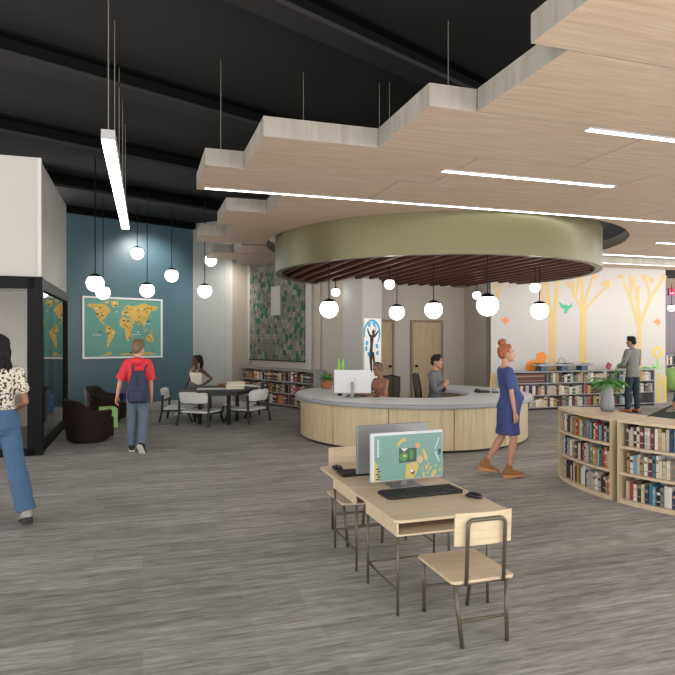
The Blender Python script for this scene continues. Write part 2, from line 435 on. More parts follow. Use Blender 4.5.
door('door_1', s_at(370.5, TD), s_at(394, TD), 2.18, 1)
door('door_2', s_at(410.5, TD), s_at(442.5, TD), 2.18, -1)

# ---- glazed meeting room on the left
RS, RT0, RT1, RTOP, RGL = -1.453, 9.847, 13.2, 4.36, 2.61
struct('wall_left_bulkhead', MB().prism([tuple(st(a, b).xy) for a, b in ((-7, RT0), (RS, RT0), (RS, RT1), (-7, RT1))], RGL, RTOP), 'white_wall', bevel=0.01)
struct('trim_7', MB().box(st(RS + 0.01, RT0 - 0.01, (RGL + RTOP) / 2), (0.05, 0.05, RTOP - RGL - 0.02), RA), 'mural_wall', bevel=0.004)
struct('wall_left_inside', MB().prism([tuple(st(a, b).xy) for a, b in ((-7, RT1), (RS - 0.1, RT1), (RS - 0.1, RT1 + 0.15), (-7, RT1 + 0.15))], 0, RGL), 'beige_wall')
struct('wall_left_end', MB().prism([tuple(st(a, b).xy) for a, b in ((-7.1, RT0), (-7, RT0), (-7, RT1), (-7.1, RT1))], 0, RGL), 'beige_wall')
def glazing(name, o, rz, w, flip):
    r = bpy.data.objects.new(name, None); COL.objects.link(r); r.location = o; r.rotation_euler = (0, 0, rz); r['kind'] = 'structure'; reg(r)
    f = MB(); d = 0.1
    f.box((w / 2, 0, RGL - 0.09), (w, d, 0.17)); f.box((w / 2, 0, 0.05), (w, d, 0.1))
    f.box((0.05, 0, RGL / 2), (0.1, d, RGL - 0.01)); f.box((w - 0.05, 0, RGL / 2), (0.1, d, RGL - 0.01))
    f.build('window_frame', 'black_metal', r, bevel=0.004)
    n = 3
    for k in range(n):
        x0 = 0.1 + (w - 0.2) * k / n; x1 = 0.1 + (w - 0.2) * (k + 1) / n
        MB().box(((x0 + x1) / 2, 0, RGL / 2 - 0.04), (x1 - x0 - 0.012, 0.012, RGL - 0.27)).build('window_pane', 'glass', r)
glazing('window_1', st(RS - 3.6, RT0), RA, 3.55, 1)
glazing('window_2', st(RS - 0.02, RT0 + 0.02), RA + pi / 2, RT1 - RT0 - 0.02, 1)
struct('trim_8', MB().box(st(RS + 0.0, RT0 + 0.0, RGL / 2), (0.11, 0.13, RGL - 0.01), RA), 'black_metal', bevel=0.004)

# ================================================================== SUSPENDED OAK CEILING
ZC, TH = 3.70, 0.20
HC = V((2.22, 13.32, 0)); HS, HT, HR = HC.dot(UV_), HC.dot(UU), 3.75
rows = [(2.34, 3.54, 2.50, 10.0), (3.54, 4.74, 2.80, 11.0), (4.74, 5.94, 2.34, 12.0), (5.94, 7.14, 1.13, 13.0), (7.14, 8.34, 0.68, 14.0),
        (8.34, 9.54, 1.86, 14.5), (9.54, 10.74, 1.23, 15.0), (10.74, 11.94, 1.50, 15.4), (11.94, 12.78, 1.05, 16.0), (13.02, 14.22, 2.0, 2.9),
        (14.25, 15.45, 1.5, 3.3), (15.48, 16.3, 2.37, 2.95)]
rods = {2: [(2.99, 5.63)], 4: [(0.87, 7.24), (1.87, 7.24), (2.88, 7.27), (2.99, 7.20)]}
rown = ['nearest row', 'second row', 'third row', 'fourth row', 'fifth row', 'sixth row', 'seventh row', 'eighth row', 'ninth row', 'tenth row', 'eleventh row', 'rearmost row']
def chord(t):
    d = HR * HR - (t - HT) ** 2
    return sqrt(d) if d > 0 else 0.0
def panel(poly, label, rodpts, dz=0.0, joint=False):
    cx = sum(p[0] for p in poly) / len(poly); cy = sum(p[1] for p in poly) / len(poly)
    r = thing('ceiling_panel', label, 'ceiling panel', st(cx, cy, ZC + dz), RA, 'suspended oak ceiling panels')
    loc = [(p[0] - cx, p[1] - cy) for p in poly]
    MB().prism(loc, 0, TH, 0, 1).build('oak_board', ['plank', 'plank_edge'], r)
    if joint:
        x0, x1 = min(q[0] for q in loc), max(q[0] for q in loc); y1 = max(q[1] for q in loc)
        MB().box(((x0 + x1) / 2, y1 + 0.0055, TH / 2 + 0.01), (x1 - x0, 0.010, TH - 0.04)).build('joint_shade_strip', 'dark_soffit', r)  # black strip added so the gap between panels looks shaded
    for s, t in rodpts:
        MB().tube([(s - cx, t - cy, TH), (s - cx, t - cy, CEIL - ZC)], 0.0055, 6).build('suspension_rod', 'rod', r)
for ri, (t0, t1, s0, s1) in enumerate(rows):
    segs = []
    g = 0.006
    cut = max(chord(t0), chord(t1), chord(min(max(HT, t0), t1)))
    spans = []
    if cut > 0.3:
        ts = [t0 + g + (t1 - t0 - 2 * g) * k / 8 for k in range(9)]
        if HS - cut > s0 + 0.05:
            spans.append(('L', s0, HS))
        if s1 > HS + cut: spans.append(('R', HS, s1))
    else: spans.append(('A', s0, s1))
    idx = 0
    for side, a, b in spans:
        step = 2.42 if ri < 3 else 2.4
        cuts = [a]
        if side == 'R': cuts = [HS]; x = HS + cut + 0.8
        elif side == 'L': x = a + step
        else: x = a + step
        lim = (HS - cut - 0.5) if side == 'L' else b - 0.6
        while x < lim: cuts.append(x); x += step
        cuts.append(b)
        for k in range(len(cuts) - 1):
            u, w = cuts[k] + (g if k else 0), cuts[k + 1] - g * 0.5
            if side == 'L' and k == len(cuts) - 2:
                poly = [(u, ts[0])] + [(max(HS - chord(t), u + 0.02), t) for t in ts] + [(u, ts[-1])]
                nm = 'rounded against the drum opening on its left'
            elif side == 'R' and k == 0:
                poly = [(HS + chord(t), t) for t in ts] + [(w, ts[-1]), (w, ts[0])]
                nm = 'rounded against the drum opening on its right'
            else:
                poly = [(u, t0 + g), (w, t0 + g), (w, t1 - g), (u, t1 - g)]
                nm = '%s from its left end' % ORD[idx]
            idx += 1
            rp = [q for q in rods.get(ri, []) if u <= q[0] <= w]
            cxm = st((u + w) / 2, (t0 + t1) / 2)
            near = st(u, t1)
            if ri == 8 and side == 'R': nm += ', lowered along the mural'
            if side != 'L' and near.y > 0.2 and near.x / max(near.y, 0.1) > 0.62: continue   # wholly outside the frame
            panel(poly, 'flat oak ceiling panel in the %s from the camera, %s' % (rown[ri].replace('nearest row', 'first row').replace('rearmost row', 'last row'), nm), rp, -0.16 if (ri == 8 and side == 'R') else 0.0, ri < 4)
struct('ceiling_recess', MB().prism([tuple(st(a, b).xy) for a, b in ((4.95, 12.9), (8.1, 12.9), (8.1, 14.1), (5.0, 14.1))], ZC, ZC + 0.1), 'plank')
# lights let into the oak ceiling, flush with its underside
def ceiling_strip(s0, s1, t, label, w=0.075, z=ZC):
    r = thing('strip_light', label, 'ceiling light', st((s0 + s1) / 2, t, z - 0.012), RA, 'recessed strip lights')
    L = s1 - s0
    f = MB(); f.box((0, w / 2 + 0.006, 0.004), (L, 0.012, 0.016)); f.box((0, -w / 2 - 0.006, 0.004), (L, 0.012, 0.016))
    f.box((-L / 2 - 0.006, 0, 0.004), (0.012, w + 0.024, 0.016)); f.box((L / 2 + 0.006, 0, 0.004), (0.012, w + 0.024, 0.016))
    f.build('light_trim', 'fixture', r)
    MB().box((0, 0, 0.004), (L, w, 0.012)).build('diffuser', 'strip', r)
ceiling_strip(4.02, 7.0, 4.80, 'short white strip light nearest the camera, running off the right edge')
ceiling_strip(3.38, 5.85, 6.50, 'white strip light above the middle, ending short of both picture edges')
ceiling_strip(0.78, 12.0, 8.20, 'longest white strip light, running along the front of the olive drum', 0.06)
ceiling_strip(10.1, 13.6, 10.0, 'white strip light right of the drum opening, nearer of those by the mural')
ceiling_strip(8.95, 14.0, 11.75, 'white strip light close to the top of the tree mural')
ceiling_strip(9.95, 14.0, 12.02, 'white strip light in the lowered oak strip right above the tree mural', 0.03, ZC - 0.16)

# ---- hanging linear light
L0 = at(108, 139, 5.2); L1 = at(125.5, 226, 9.35)
d = (V((L1.x, L1.y, 0)) - V((L0.x, L0.y, 0))); LL = d.length; lang = atan2(d.y, d.x) - pi / 2
r = thing('linear_pendant', 'long white linear light hung from the black ceiling on thin rods', 'pendant light', (L0.x, L0.y, 3.39), lang)
mb = MB(); mb.box((0, LL / 2, 0.055), (0.115, LL, 0.085)); mb.build('housing', 'fixture', r, bevel=0.004)
for k in range(3):
    a = LL * k / 3; b = LL * (k + 1) / 3
    MB().box((0, (a + b) / 2, 0.005), (0.105, b - a - 0.012, 0.02)).build('diffuser', 'strip', r)
for k in range(5):
    y = 0.06 + (LL - 0.12) * k / 4
    MB().tube([(0, y, 0.09), (0, y, CEIL - 3.39)], 0.0055, 6).build('suspension_rod', 'rod', r)

# ================================================================== OLIVE DRUM OVER THE DESK
DC = V((1.99, 12.80, 0)); DR, DZ0, DZ1 = 3.28, 3.03, 3.80
r = thing('ceiling_drum', 'huge olive green metal ring with brown timber fins hung over the reception desk', 'ceiling feature', (DC.x, DC.y, DZ0), RA)
MB().arc((0, 0), DR - 0.13, DR, 0, 360, 0, DZ1 - DZ0, 96).build('ring', 'olive', r, auto=True)
MB().lathe([(DR - 0.14, 0.50), (DR - 0.14, 0.53)], n=64).build('soffit', 'dark_soffit', r)
x = -DR + 0.3; n = 0
while x < DR - 0.25:
    h = sqrt((DR - 0.14) ** 2 - x * x) - 0.02
    MB().box((x, 0, 0.155), (0.07, 2 * h, 0.27)).build('fin', 'fin', r, bevel=0.003, seg=1); x += 0.30; n += 1

# ---- globe pendants
def globe(px, py, rpx, D, ztop, label, group, Y=None):
    Y = Y or D * 0.5 * F / rpx
    p = at(px, py, Y); R = D / 2 * 0.96
    o = thing('globe_pendant', label, 'pendant light', (p.x, p.y, p.z), 0, group)
    MB().ball((0, 0, 0), R, seg=28, rin=18).build('opal_globe', 'globe', o, smooth=True)
    z0 = R * 0.86
    MB().lathe([(R * 0.70, R * 0.73), (R * 0.69, R * 0.80), (R * 0.55, R * 0.96), (R * 0.3, R * 1.06), (0.015, R * 1.14)], n=24).build('cap', 'black_metal', o, auto=True)
    MB().tube([(0, 0, R * 1.05), (0, 0, ztop - p.z)], 0.009, 8).build('stem', 'black_metal', o)
    return o
G1 = 'globe pendants by the teal wall'; G2 = 'globe pendants under the olive drum'
for a in ((95.2, 283.2, 8.9, 'large globe pendant overlapping another at the left end of the map wall'),
          (103, 292.4, 7.2, 'smaller globe pendant tucked low behind the large one at left'),
          (137.3, 253.2, 6.5, 'globe pendant hanging highest in front of the teal wall'),
          (147.2, 290.2, 7.5, 'globe pendant hanging above the top middle of the world map'),
          (171.7, 275.4, 6.9, 'globe pendant above the right end of the world map'),
          (204.8, 291, 7.2, 'lower globe pendant before the pale grey wall'),
          (210.7, 260.2, 5.9, 'upper globe pendant before the pale grey wall, close under the oak panels')):
    globe(a[0], a[1], a[2], 0.32, CEIL if a[0] < 200 else (ZC if a[0] > 208 else CEIL), a[3], G1, Y=(15.6 if a[0] > 208 else None))
for a in ((329, 308.8, 9.6, 0.34, 'large globe pendant at the left side of the desk'),
          (335.6, 292.2, 4.5, 0.205, 'small globe pendant at left, just above the large one'),
          (389.5, 284.2, 5.4, 0.205, 'small globe pendant beside the column with the poster'),
          (396.9, 312.4, 8.0, 0.34, 'globe pendant in front of the narrow oak door'),
          (433.6, 309.9, 9.2, 0.34, 'globe pendant in front of the wide oak door'),
          (487.5, 305.2, 11.3, 0.365, 'largest globe pendant, over the red haired woman'),
          (476.8, 295.2, 4.3, 0.205, 'smallest globe pendant, half beside the largest one'),
          (535.2, 287.4, 5.3, 0.205, 'small globe pendant before the tree mural'),
          (539.6, 310.6, 9.1, 0.34, 'large globe pendant before the tree mural')):
    globe(a[0], a[1], a[2], a[3], DZ0 + 0.1, a[4], G2)

# ================================================================== RECEPTION DESK
KC = V((1.34, 11.02, 0))
r = thing('reception_desk', 'round reception desk with grey worktop and pale maple panels', 'desk', (KC.x, KC.y, 0))
A0, A1 = 113 - 360, 62                      # the ring is open at the back
def ring_top(mb):
    prof = [(1.03, 0.668), (1.03, 0.735), (2.085, 0.735), (2.10, 0.72), (2.10, 0.68), (2.088, 0.668)]
    n = 120; vs = []; fs = []; P = len(prof)
    for k in range(n + 1):
        a = radians(A0 + (A1 - A0) * k / n)
        for q, z in prof: vs.append((q * cos(a), q * sin(a), z))
    for k in range(n):
        for i in range(P):
            j = (i + 1) % P; fs.append((k * P + i, k * P + j, (k + 1) * P + j, (k + 1) * P + i))
    fs.append(tuple(range(P))); fs.append(tuple(n * P + i for i in range(P - 1, -1, -1)))
    mb.add(vs, fs)
    mb.m = [1 if (f[0] % P in (2, 3, 4) and len(f) == 4) else 0 for f in mb.f]
    return mb
ring_top(MB()).build('worktop', ['laminate', 'laminate_edge'], r, auto=True)
MB().arc((0, 0), 1.16, 1.96, A0 + 1, A1 - 1, 0.0, 0.04, 90).build('plinth', 'kick', r)
MB().arc((0, 0), 1.95, 1.985, A0 + 0.5, A1 - 0.5, 0.04, 0.668, 90).build('carcass', 'kick', r)
a = -78.7 + 28 * 5
while a > A0:
    lo = max(a - 28, A0 + 0.5); hi = min(a, A1)
    if hi - lo > 2:
        MB().arc((0, 0), 1.985, 2.005, lo + 0.18, hi - 0.18, 0.042, 0.664, 16).build('front_panel', 'maple_v', r, auto=True)
    a -= 28
MB().arc((0, 0), 1.14, 1.17, A0 + 1, A1 - 1, 0.085, 0.668, 90).build('inner_panel', 'maple_v', r, auto=True)

# ---- things on the desk
ZD = 0.736
p = fl(351.5, 398, ZD)
def monitor(root, w, h, zb, shell, front=None, th=0.03):
    MB().box((0, 0.0, zb + h / 2), (w, th, h)).build('casing', shell, root, bevel=0.006)
    if front:
        MB().box((0, -th / 2 - 0.001, zb + h / 2), (w - 0.02, 0.003, h - 0.02)).build('screen', front, root)
    MB().box((0, th / 2 + 0.014, zb + h / 2 - 0.01), (0.12, 0.03, 0.12)).build('mount', shell, root, bevel=0.008)
    s = MB(); s.box((0, th / 2 + 0.035, (zb + h / 2) / 2), (0.05, 0.016, zb + h / 2)); s.build('stand', 'grey_shell', root, bevel=0.003)
    MB().box((0, 0.05, 0.006), (0.24, 0.17, 0.012)).build('base', 'grey_shell', root, bevel=0.004)
M['screen_dark'] = emit('monitor_screen_light', (0.75, 0.85, 0.95, 1), 0.5)
o = thing('computer_monitor', 'silver backed monitor standing on the grey reception worktop', 'monitor', (p.x + 0.02, p.y + 0.12, ZD), radians(173))
monitor(o, 0.61, 0.385, 0.07, 'silver', 'screen_dark')
def keyboard(label, c, rz, w=0.46, dp=0.15):
    o = thing('keyboard', label, 'keyboard', c, rz)
    MB().prism([(-w / 2 + 0.02, -dp / 2), (w / 2 - 0.02, -dp / 2), (w / 2, -dp / 2 + 0.03), (w / 2, dp / 2), (-w / 2, dp / 2), (-w / 2, -dp / 2 + 0.03)], 0, 0.018).build('keyboard_case', 'black_plastic', o, bevel=0.004)
    k = MB(); nx = int(w / 0.031); ny = 5
    for j in range(ny):
        for i in range(nx):
            k.box((-w / 2 + 0.028 + i * (w - 0.056) / (nx - 1), -dp / 2 + 0.022 + j * (dp - 0.044) / (ny - 1), 0.021), (0.023, dp / ny * 0.74, 0.008))
    k.build('keys', 'key', o)
    return o
def mouse(label, c, rz, s=1.0):
    o = thing('computer_mouse', label, 'mouse', c, rz)
    mb = MB(); rg = []
    for y, w, z in ((-0.055, 0.006, 0.008), (-0.05, 0.024, 0.02), (-0.03, 0.033, 0.034), (0, 0.034, 0.037), (0.03, 0.032, 0.029), (0.05, 0.024, 0.017), (0.056, 0.006, 0.008)):
        rg.append((V((0, y * s, z * s / 2)), V((w * s, 0, 0)), V((0, 0, z * s / 2))))
    mb.loft(rg, 16); mb.build('mouse_body', 'black_plastic', o, smooth=True)
    MB().tube([(-0.004 * s, 0.03 * s, 0.031 * s), (0.004 * s, 0.03 * s, 0.031 * s)], 0.007 * s, 10).build('scroll_wheel', 'grey_shell', o)
keyboard('black keyboard lying behind the silver monitor on the reception desk', fl(363, 396.9, ZD) + V((0, 0.05, 0)), radians(176), 0.56)
mouse('black mouse on the reception desk left of the monitor stand', fl(340, 395.5, ZD), radians(175), 1.2)
q = fl(482, 392.5, ZD)
o = thing('desk_telephone', 'low black desk telephone on the right of the grey worktop', 'telephone', q, radians(12))
MB().prism([(-0.12, -0.09), (0.12, -0.09), (0.12, 0.09), (-0.12, 0.09)], 0, 0.035).build('phone_base', 'black_plastic', o, bevel=0.01)
mb = MB(); mb.tube([(-0.085, -0.08, 0.05), (-0.085, 0.08, 0.05)], 0.02, 10); mb.build('handset', 'black_plastic', o, bevel=0.004)
MB().box((0.04, 0.0, 0.037), (0.11, 0.12, 0.006)).build('keypad', 'key', o)
q = fl(495, 392.8, ZD)
o = thing('tape_dispenser', 'small black tape dispenser beside the telephone, nearest the woman in blue', 'tape dispenser', q, radians(20))
MB().prism([(-0.06, -0.025), (0.06, -0.025), (0.06, 0.025), (-0.06, 0.025)], 0, 0.025).build('dispenser_base', 'black_plastic', o, bevel=0.006)
t = MB(); t.lathe([(0.018, -0.012), (0.034, -0.012), (0.034, 0.012), (0.018, 0.012)], n=20)
t.v = [V((v.x - 0.02, v.z, v.y + 0.045)) for v in t.v]; t.build('tape_roll', 'grey_shell', o)
# planter and tall blades
def leaf_blade(mb, base, dirv, L, w, bend=0.3, mi=0, segs=6):
    """a leaf with a folded midrib that arches over"""
    base = V(base); d = V(dirv).normalized(); side = d.cross(V((0, 0, 1)))
    if side.length < 1e-3: side = V((1, 0, 0))
    side.normalize(); vs = []; fs = []
    p = base.copy(); cur = d.copy()
    for k in range(segs + 1):
        f = k / segs; ww = w * (sin(pi * min(0.97, 0.12 + 0.88 * f)) ** 0.8) * 0.5
        up = side.cross(cur).normalized()
        vs += [p - side * ww + up * ww * 0.25, p.copy(), p + side * ww + up * ww * 0.25]
        cur = (cur + V((0, 0, -bend / segs))).normalized(); p = p + cur * (L / segs)
    for k in range(segs):
        o = 3 * k; fs += [(o, o + 1, o + 4, o + 3), (o + 1, o + 2, o + 5, o + 4)]
    mb.add(vs, fs, mi)
q = fl(326.5, 388.5, ZD)
o = thing('potted_plant', 'leafy green plant in a terracotta coloured basket on the desk', 'plant', q)
MB().lathe([(0.085, 0), (0.105, 0.02), (0.112, 0.12), (0.118, 0.17), (0.11, 0.175), (0.10, 0.15)], n=24).build('basket', 'pot', o, auto=True)
mb = MB()
for k in range(110):
    a = random.uniform(0, 2 * pi); e = random.uniform(0.15, 1.5)
    leaf_blade(mb, (0.05 * cos(a), 0.05 * sin(a), 0.15), (cos(a) * cos(e), sin(a) * cos(e), sin(e)), random.uniform(0.08, 0.17), 0.035, 0.6)
mb.build('foliage', 'leaf', o, smooth=True)
q = fl(341, 386.5, ZD)
o = thing('blade_plant', 'two tall bright green upright leaves rising behind the silver monitor', 'plant', q)
MB().lathe([(0.05, 0), (0.06, 0.01), (0.065, 0.11), (0.058, 0.11)], n=20).build('pot', 'white_seat', o, auto=True)
for dx, L in ((-0.045, 0.50), (0.04, 0.49)):
    m2 = MB(); rg = []
    for f in (0, 0.3, 0.6, 0.85, 0.97, 1.0):
        w = 0.026 * (1 if f < 0.8 else (1.02 - f) * 5)
        rg.append((V((dx, 0, 0.08 + L * f)), V((max(w, 0.003), 0, 0)), V((0, 0.006, 0))))
    m2.loft(rg, 10); m2.build('leaf', 'leaf_lt', o, smooth=True)
def office_chair(label, c, rz):
    o = thing('office_chair', label, 'office chair', c, rz)   # sitter faces +y
    MB().box((0, 0, 0.44), (0.46, 0.46, 0.07)).build('seat', 'seat_fabric', o, bevel=0.03, seg=3)
    f = MB(); zs = (0.56, 0.7, 0.85, 1.0, 1.03)
    f.tube([(-0.21, -0.24, 0.55), (-0.235, -0.27, 0.8), (-0.2, -0.31, 1.03), (0, -0.325, 1.05), (0.2, -0.31, 1.03), (0.235, -0.27, 0.8), (0.21, -0.24, 0.55), (0, -0.25, 0.53), (-0.21, -0.24, 0.55)], 0.018, 8)
    f.build('back_frame', 'black_plastic', o, smooth=True)
    b = MB(); b.add([(-0.21, -0.24, 0.55), (0.21, -0.24, 0.55), (0.23, -0.275, 0.8), (0.195, -0.315, 1.03), (-0.195, -0.315, 1.03), (-0.23, -0.275, 0.8),
                     (-0.21, -0.25, 0.55), (0.21, -0.25, 0.55), (0.23, -0.285, 0.8), (0.195, -0.325, 1.03), (-0.195, -0.325, 1.03), (-0.23, -0.285, 0.8)],
                    [(0, 1, 2, 5), (5, 2, 3, 4), (6, 11, 8, 7), (11, 10, 9, 8), (0, 6, 7, 1), (3, 9, 10, 4), (1, 7, 8, 2), (2, 8, 9, 3), (4, 10, 11, 5), (5, 11, 6, 0)])
    b.build('backrest', 'mesh_fabric', o)
    s = MB(); s.tube([(0, -0.2, 0.42), (0, -0.29, 0.5), (0, -0.27, 0.62)], 0.02, 8); s.build('back_support', 'black_plastic', o)
    MB().tube([(0, 0, 0.08), (0, 0, 0.42)], 0.028, 12).build('gas_lift', 'black_metal', o)
    for k in range(5):
        a = 2 * pi * k / 5 + 0.3
        l = MB(); l.tube([(0, 0, 0.1), (0.28 * cos(a), 0.28 * sin(a), 0.07)], 0.018, 8)
        lg = l.build('base_arm', 'black_plastic', o)
        w = MB(); w.lathe([(0.028, -0.02), (0.03, 0), (0.028, 0.02)], n=14)
        w.v = [V((0.28 * cos(a) + v.x * cos(a) - v.z * sin(a), 0.28 * sin(a) + v.x * sin(a) + v.z * cos(a), 0.03 + v.y)) for v in w.v]
        w.build('caster', 'black_plastic', lg, smooth=False)
# ================================================================== PUPIL DESKS AND CHAIRS
DA = RA + radians(0.1)
DV = V((cos(DA), sin(DA), 0)); DU = V((-sin(DA), cos(DA), 0))
DO = V((0.362, 3.735, 0))                       # left front foot of the near desk
ZT = 0.588
def rounded(x0, x1, y0, y1, r, corners=(1, 1, 1, 1), n=6):
    pts = []
    for i, (cx, cy, a0) in enumerate(((x0, y0, 180), (x1, y0, 270), (x1, y1, 0), (x0, y1, 90))):
        if corners[i]:
            ox = cx + (r if cx == x0 else -r); oy = cy + (r if cy == y0 else -r)
            for k in range(n + 1):
                a = radians(a0 + 90 * k / n); pts.append((ox + r * cos(a), oy + r * sin(a)))
        else: pts.append((cx, cy))
    return pts
def pupil_desk(label, o, ty0, ty1, far):
    r = thing('pupil_desk', label, 'desk', o, DA)
    W = 0.80
    MB().prism(rounded(-0.012, W, ty0, ty1, 0.05, (1, 1, 0, 0) if not far else (0, 0, 1, 1)), ZT - 0.02, ZT).build('tabletop', 'maple_x', r, bevel=0.003)
    b = MB(); w, d, z0, z1 = 0.655, 0.545, ZT - 0.10, ZT - 0.021
    b.box((w / 2, d / 2 - 0.005, z0 + 0.006), (w, d, 0.012)); b.box((0.005, d / 2 - 0.005, (z0 + z1) / 2 + 0.006), (0.014, d, z1 - z0 - 0.012))
    b.box((w - 0.007, d / 2 - 0.005, (z0 + z1) / 2 + 0.006), (0.014, d, z1 - z0 - 0.012)); b.box((w / 2, d - 0.012, (z0 + z1) / 2 + 0.006), (w - 0.03, 0.014, z1 - z0 - 0.012))
    b.build('book_box', 'maple_x', r, bevel=0.002)
    for x, y in ((0.012, 0.01), (0.64, 0.01), (0.012, 0.53), (0.64, 0.53)):
        MB().tube([(x, y, 0), (x, y, z0)], 0.0095, 10).build('leg', 'bronze', r, smooth=True)
    for a, c in (((0.012, 0.01), (0.012, 0.53)), ((0.012, 0.53), (0.64, 0.53)), ((0.64, 0.53), (0.64, 0.01))):
        MB().tube([(a[0], a[1], 0.15), (c[0], c[1], 0.15)], 0.0075, 8).build('stretcher', 'bronze', r, smooth=True)
    return r
pupil_desk('pale maple pupil desk nearest the camera, with the lit monitor and big keyboard', DO, -0.005, 0.862, False)
FO = DO + DU * 0.757
pupil_desk('pale maple pupil desk behind the near one, under the monitor turned away', FO, 0.108, 0.92, True)
def pupil_chair(label, o, rz):
    r = thing('pupil_chair', label, 'chair', o, rz)
    MB().prism(rounded(-0.20, 0.20, 0.0, 0.46, 0.03), 0.34, 0.358).build('seat', 'maple_x', r, bevel=0.004)
    b = MB(); vs = []; fs = []; n = 10
    for k in range(n + 1):
        x = -0.18 + 0.36 * k / n; y = 0.012 - 0.018 * (1 - (x / 0.18) ** 2)
        for yy, z in ((y, 0.548), (y + 0.014, 0.55), (y + 0.002, 0.735), (y - 0.012, 0.735)): vs.append((x, yy, z))
    for k in range(n):
        for i in range(4): fs.append((4 * k + i, 4 * k + (i + 1) % 4, 4 * k + 4 + (i + 1) % 4, 4 * k + 4 + i))
    fs += [(0, 1, 2, 3), (4 * n + 3, 4 * n + 2, 4 * n + 1, 4 * n)]
    b.add(vs, fs); b.build('backrest', 'maple_x', r, bevel=0.003)
    t = []; R = 0.035; y0 = -0.028
    for x, z in ((-0.118, 0.335), (-0.118, 0.665)): t.append((x, y0 + (0.02 if z < 0.4 else 0), z))
    for k in range(1, 6):
        a = pi - pi / 2 * k / 6; t.append((-0.118 + R + R * cos(a), y0, 0.665 + R * sin(a)))
    for k in range(0, 6):
        a = pi / 2 - pi / 2 * k / 6; t.append((0.118 - R + R * cos(a), y0, 0.665 + R * sin(a)))
    t += [(0.118, y0, 0.665), (0.118, y0 + 0.02, 0.335)]
    MB().tube(t, 0.0115, 10).build('back_frame', 'bronze', r, smooth=True)
    for x, y, fx, fy in ((-0.175, 0.02, -0.15, -0.02), (0.155, 0.02, 0.132, -0.02), (-0.175, 0.42, -0.15, 0.455), (0.175, 0.42, 0.15, 0.455)):
        MB().tube([(x, y, 0.34), (fx, fy, 0.0)], 0.0125, 10).build('leg', 'bronze', r, smooth=True)
    MB().tube([(-0.16, -0.005, 0.14), (0.142, -0.005, 0.14)], 0.009, 8).build('stretcher', 'bronze', r, smooth=True)
    MB().tube([(-0.158, 0.443, 0.16), (0.158, 0.443, 0.16)], 0.009, 8).build('stretcher', 'bronze', r, smooth=True)
    f = MB(); f.tube([(-0.175, 0.02, 0.33), (-0.175, 0.42, 0.33)], 0.009, 8); f.tube([(0.155, 0.02, 0.33), (0.175, 0.42, 0.33)], 0.009, 8); f.tube([(-0.175, 0.02, 0.33), (0.155, 0.02, 0.33)], 0.009, 8)
    f.build('seat_frame', 'bronze', r, smooth=True)
    return r
pupil_chair('small maple and bronze tube chair in front of the near desk, back to camera', V((0.823, 3.42, 0)), RA)
pupil_chair('small maple and bronze tube chair tucked under the far pupil desk', V((0.09, 5.47, 0)), RA + pi)
# ---- what lies on the pupil desks
M['screen_teal'] = emit('screen_teal_light', C(120, 172, 156), 0.5)
M['screen_yellow'] = emit('screen_yellow_light', C(232, 196, 92), 0.5)
M['screen_white'] = emit('screen_white_light', C(235, 238, 236), 0.55)
M['screen_green'] = emit('screen_green_light', C(40, 150, 46), 0.5)
M['screen_dkgreen'] = emit('screen_dark_green_light', C(20, 60, 22), 0.5)
M['screen_orange'] = emit('screen_orange_light', C(236, 170, 96), 0.5)
M['screen_pink'] = emit('screen_pink_light', C(232, 186, 150), 0.5)
M['screen_ink'] = emit('screen_dark_light', C(40, 46, 40), 0.5)
MA = radians(21.5)
o = thing('computer_monitor', 'monitor with a teal and yellow map on screen, on the near pupil desk', 'monitor', V((0.52, 4.575, ZT)), MA)
w, h, zb = 0.605, 0.36, 0.06
monitor(o, w, h, zb, 'silver', None, 0.026)
scr = MB().box((0, -0.0145, zb + h / 2), (w - 0.016, 0.003, h - 0.016)).build('screen', 'screen_teal', o)
def scr_poly(pts, m, lift):
    """pts in the 0..1 frame of the screen, y downwards"""
    P = [(-(w - 0.016) / 2 + p[0] * (w - 0.016), zb + h - 0.008 - p[1] * (h - 0.016)) for p in pts]
    y = -0.0162 - lift * 0.0004
    n = len(P)
    vs = [(x, y, z) for x, z in P] + [(x, y + 0.0003, z) for x, z in P]
    SCR.add(vs, [tuple(range(n)), tuple(range(2 * n - 1, n - 1, -1))] + [(i, (i + 1) % n, n + (i + 1) % n, n + i) for i in range(n)], m)
SCR = MB()
smats = ['screen_white', 'screen_yellow', 'screen_green', 'screen_dkgreen', 'screen_orange', 'screen_pink', 'screen_ink']
scr_poly([(0, 0), (1, 0), (1, 0.03), (0.03, 0.035), (0.03, 1), (0, 1)], 0, 1)
for k in range(11):
    y = 0.11 + k * 0.035; scr_poly([(0.07, y), (0.095 + 0.006 * (k % 3), y), (0.095, y + 0.022), (0.072, y + 0.024)], 0, 1)
def ell(cx, cy, rx, ry, n=14, wob=0.0): return [(cx + rx * cos(2 * pi * k / n) * (1 + wob * sin(3.1 * k)), cy + ry * sin(2 * pi * k / n) * (1 + wob * cos(2.3 * k))) for k in range(n)]
scr_poly([(0.34, 0.27), (0.38, 0.17), (0.43, 0.11), (0.475, 0.13), (0.47, 0.18), (0.42, 0.19), (0.37, 0.28)], 1, 1)
scr_poly(ell(0.64, 0.29, 0.036, 0.06), 4, 1)
scr_poly([(0.70, 0.38), (0.73, 0.37), (0.76, 0.46), (0.785, 0.55), (0.78, 0.65), (0.75, 0.62), (0.73, 0.52)], 1, 1)
scr_poly([(0.48, 0.68), (0.62, 0.64), (0.66, 0.72), (0.63, 0.88), (0.58, 0.99), (0.46, 0.99), (0.47, 0.84)], 1, 1)
scr_poly(ell(0.675, 0.60, 0.045, 0.09), 5, 2)
scr_poly(ell(0.57, 0.87, 0.03, 0.04, 10, 0.2), 6, 2)
scr_poly(ell(0.56, 0.84, 0.02, 0.03), 0, 3)
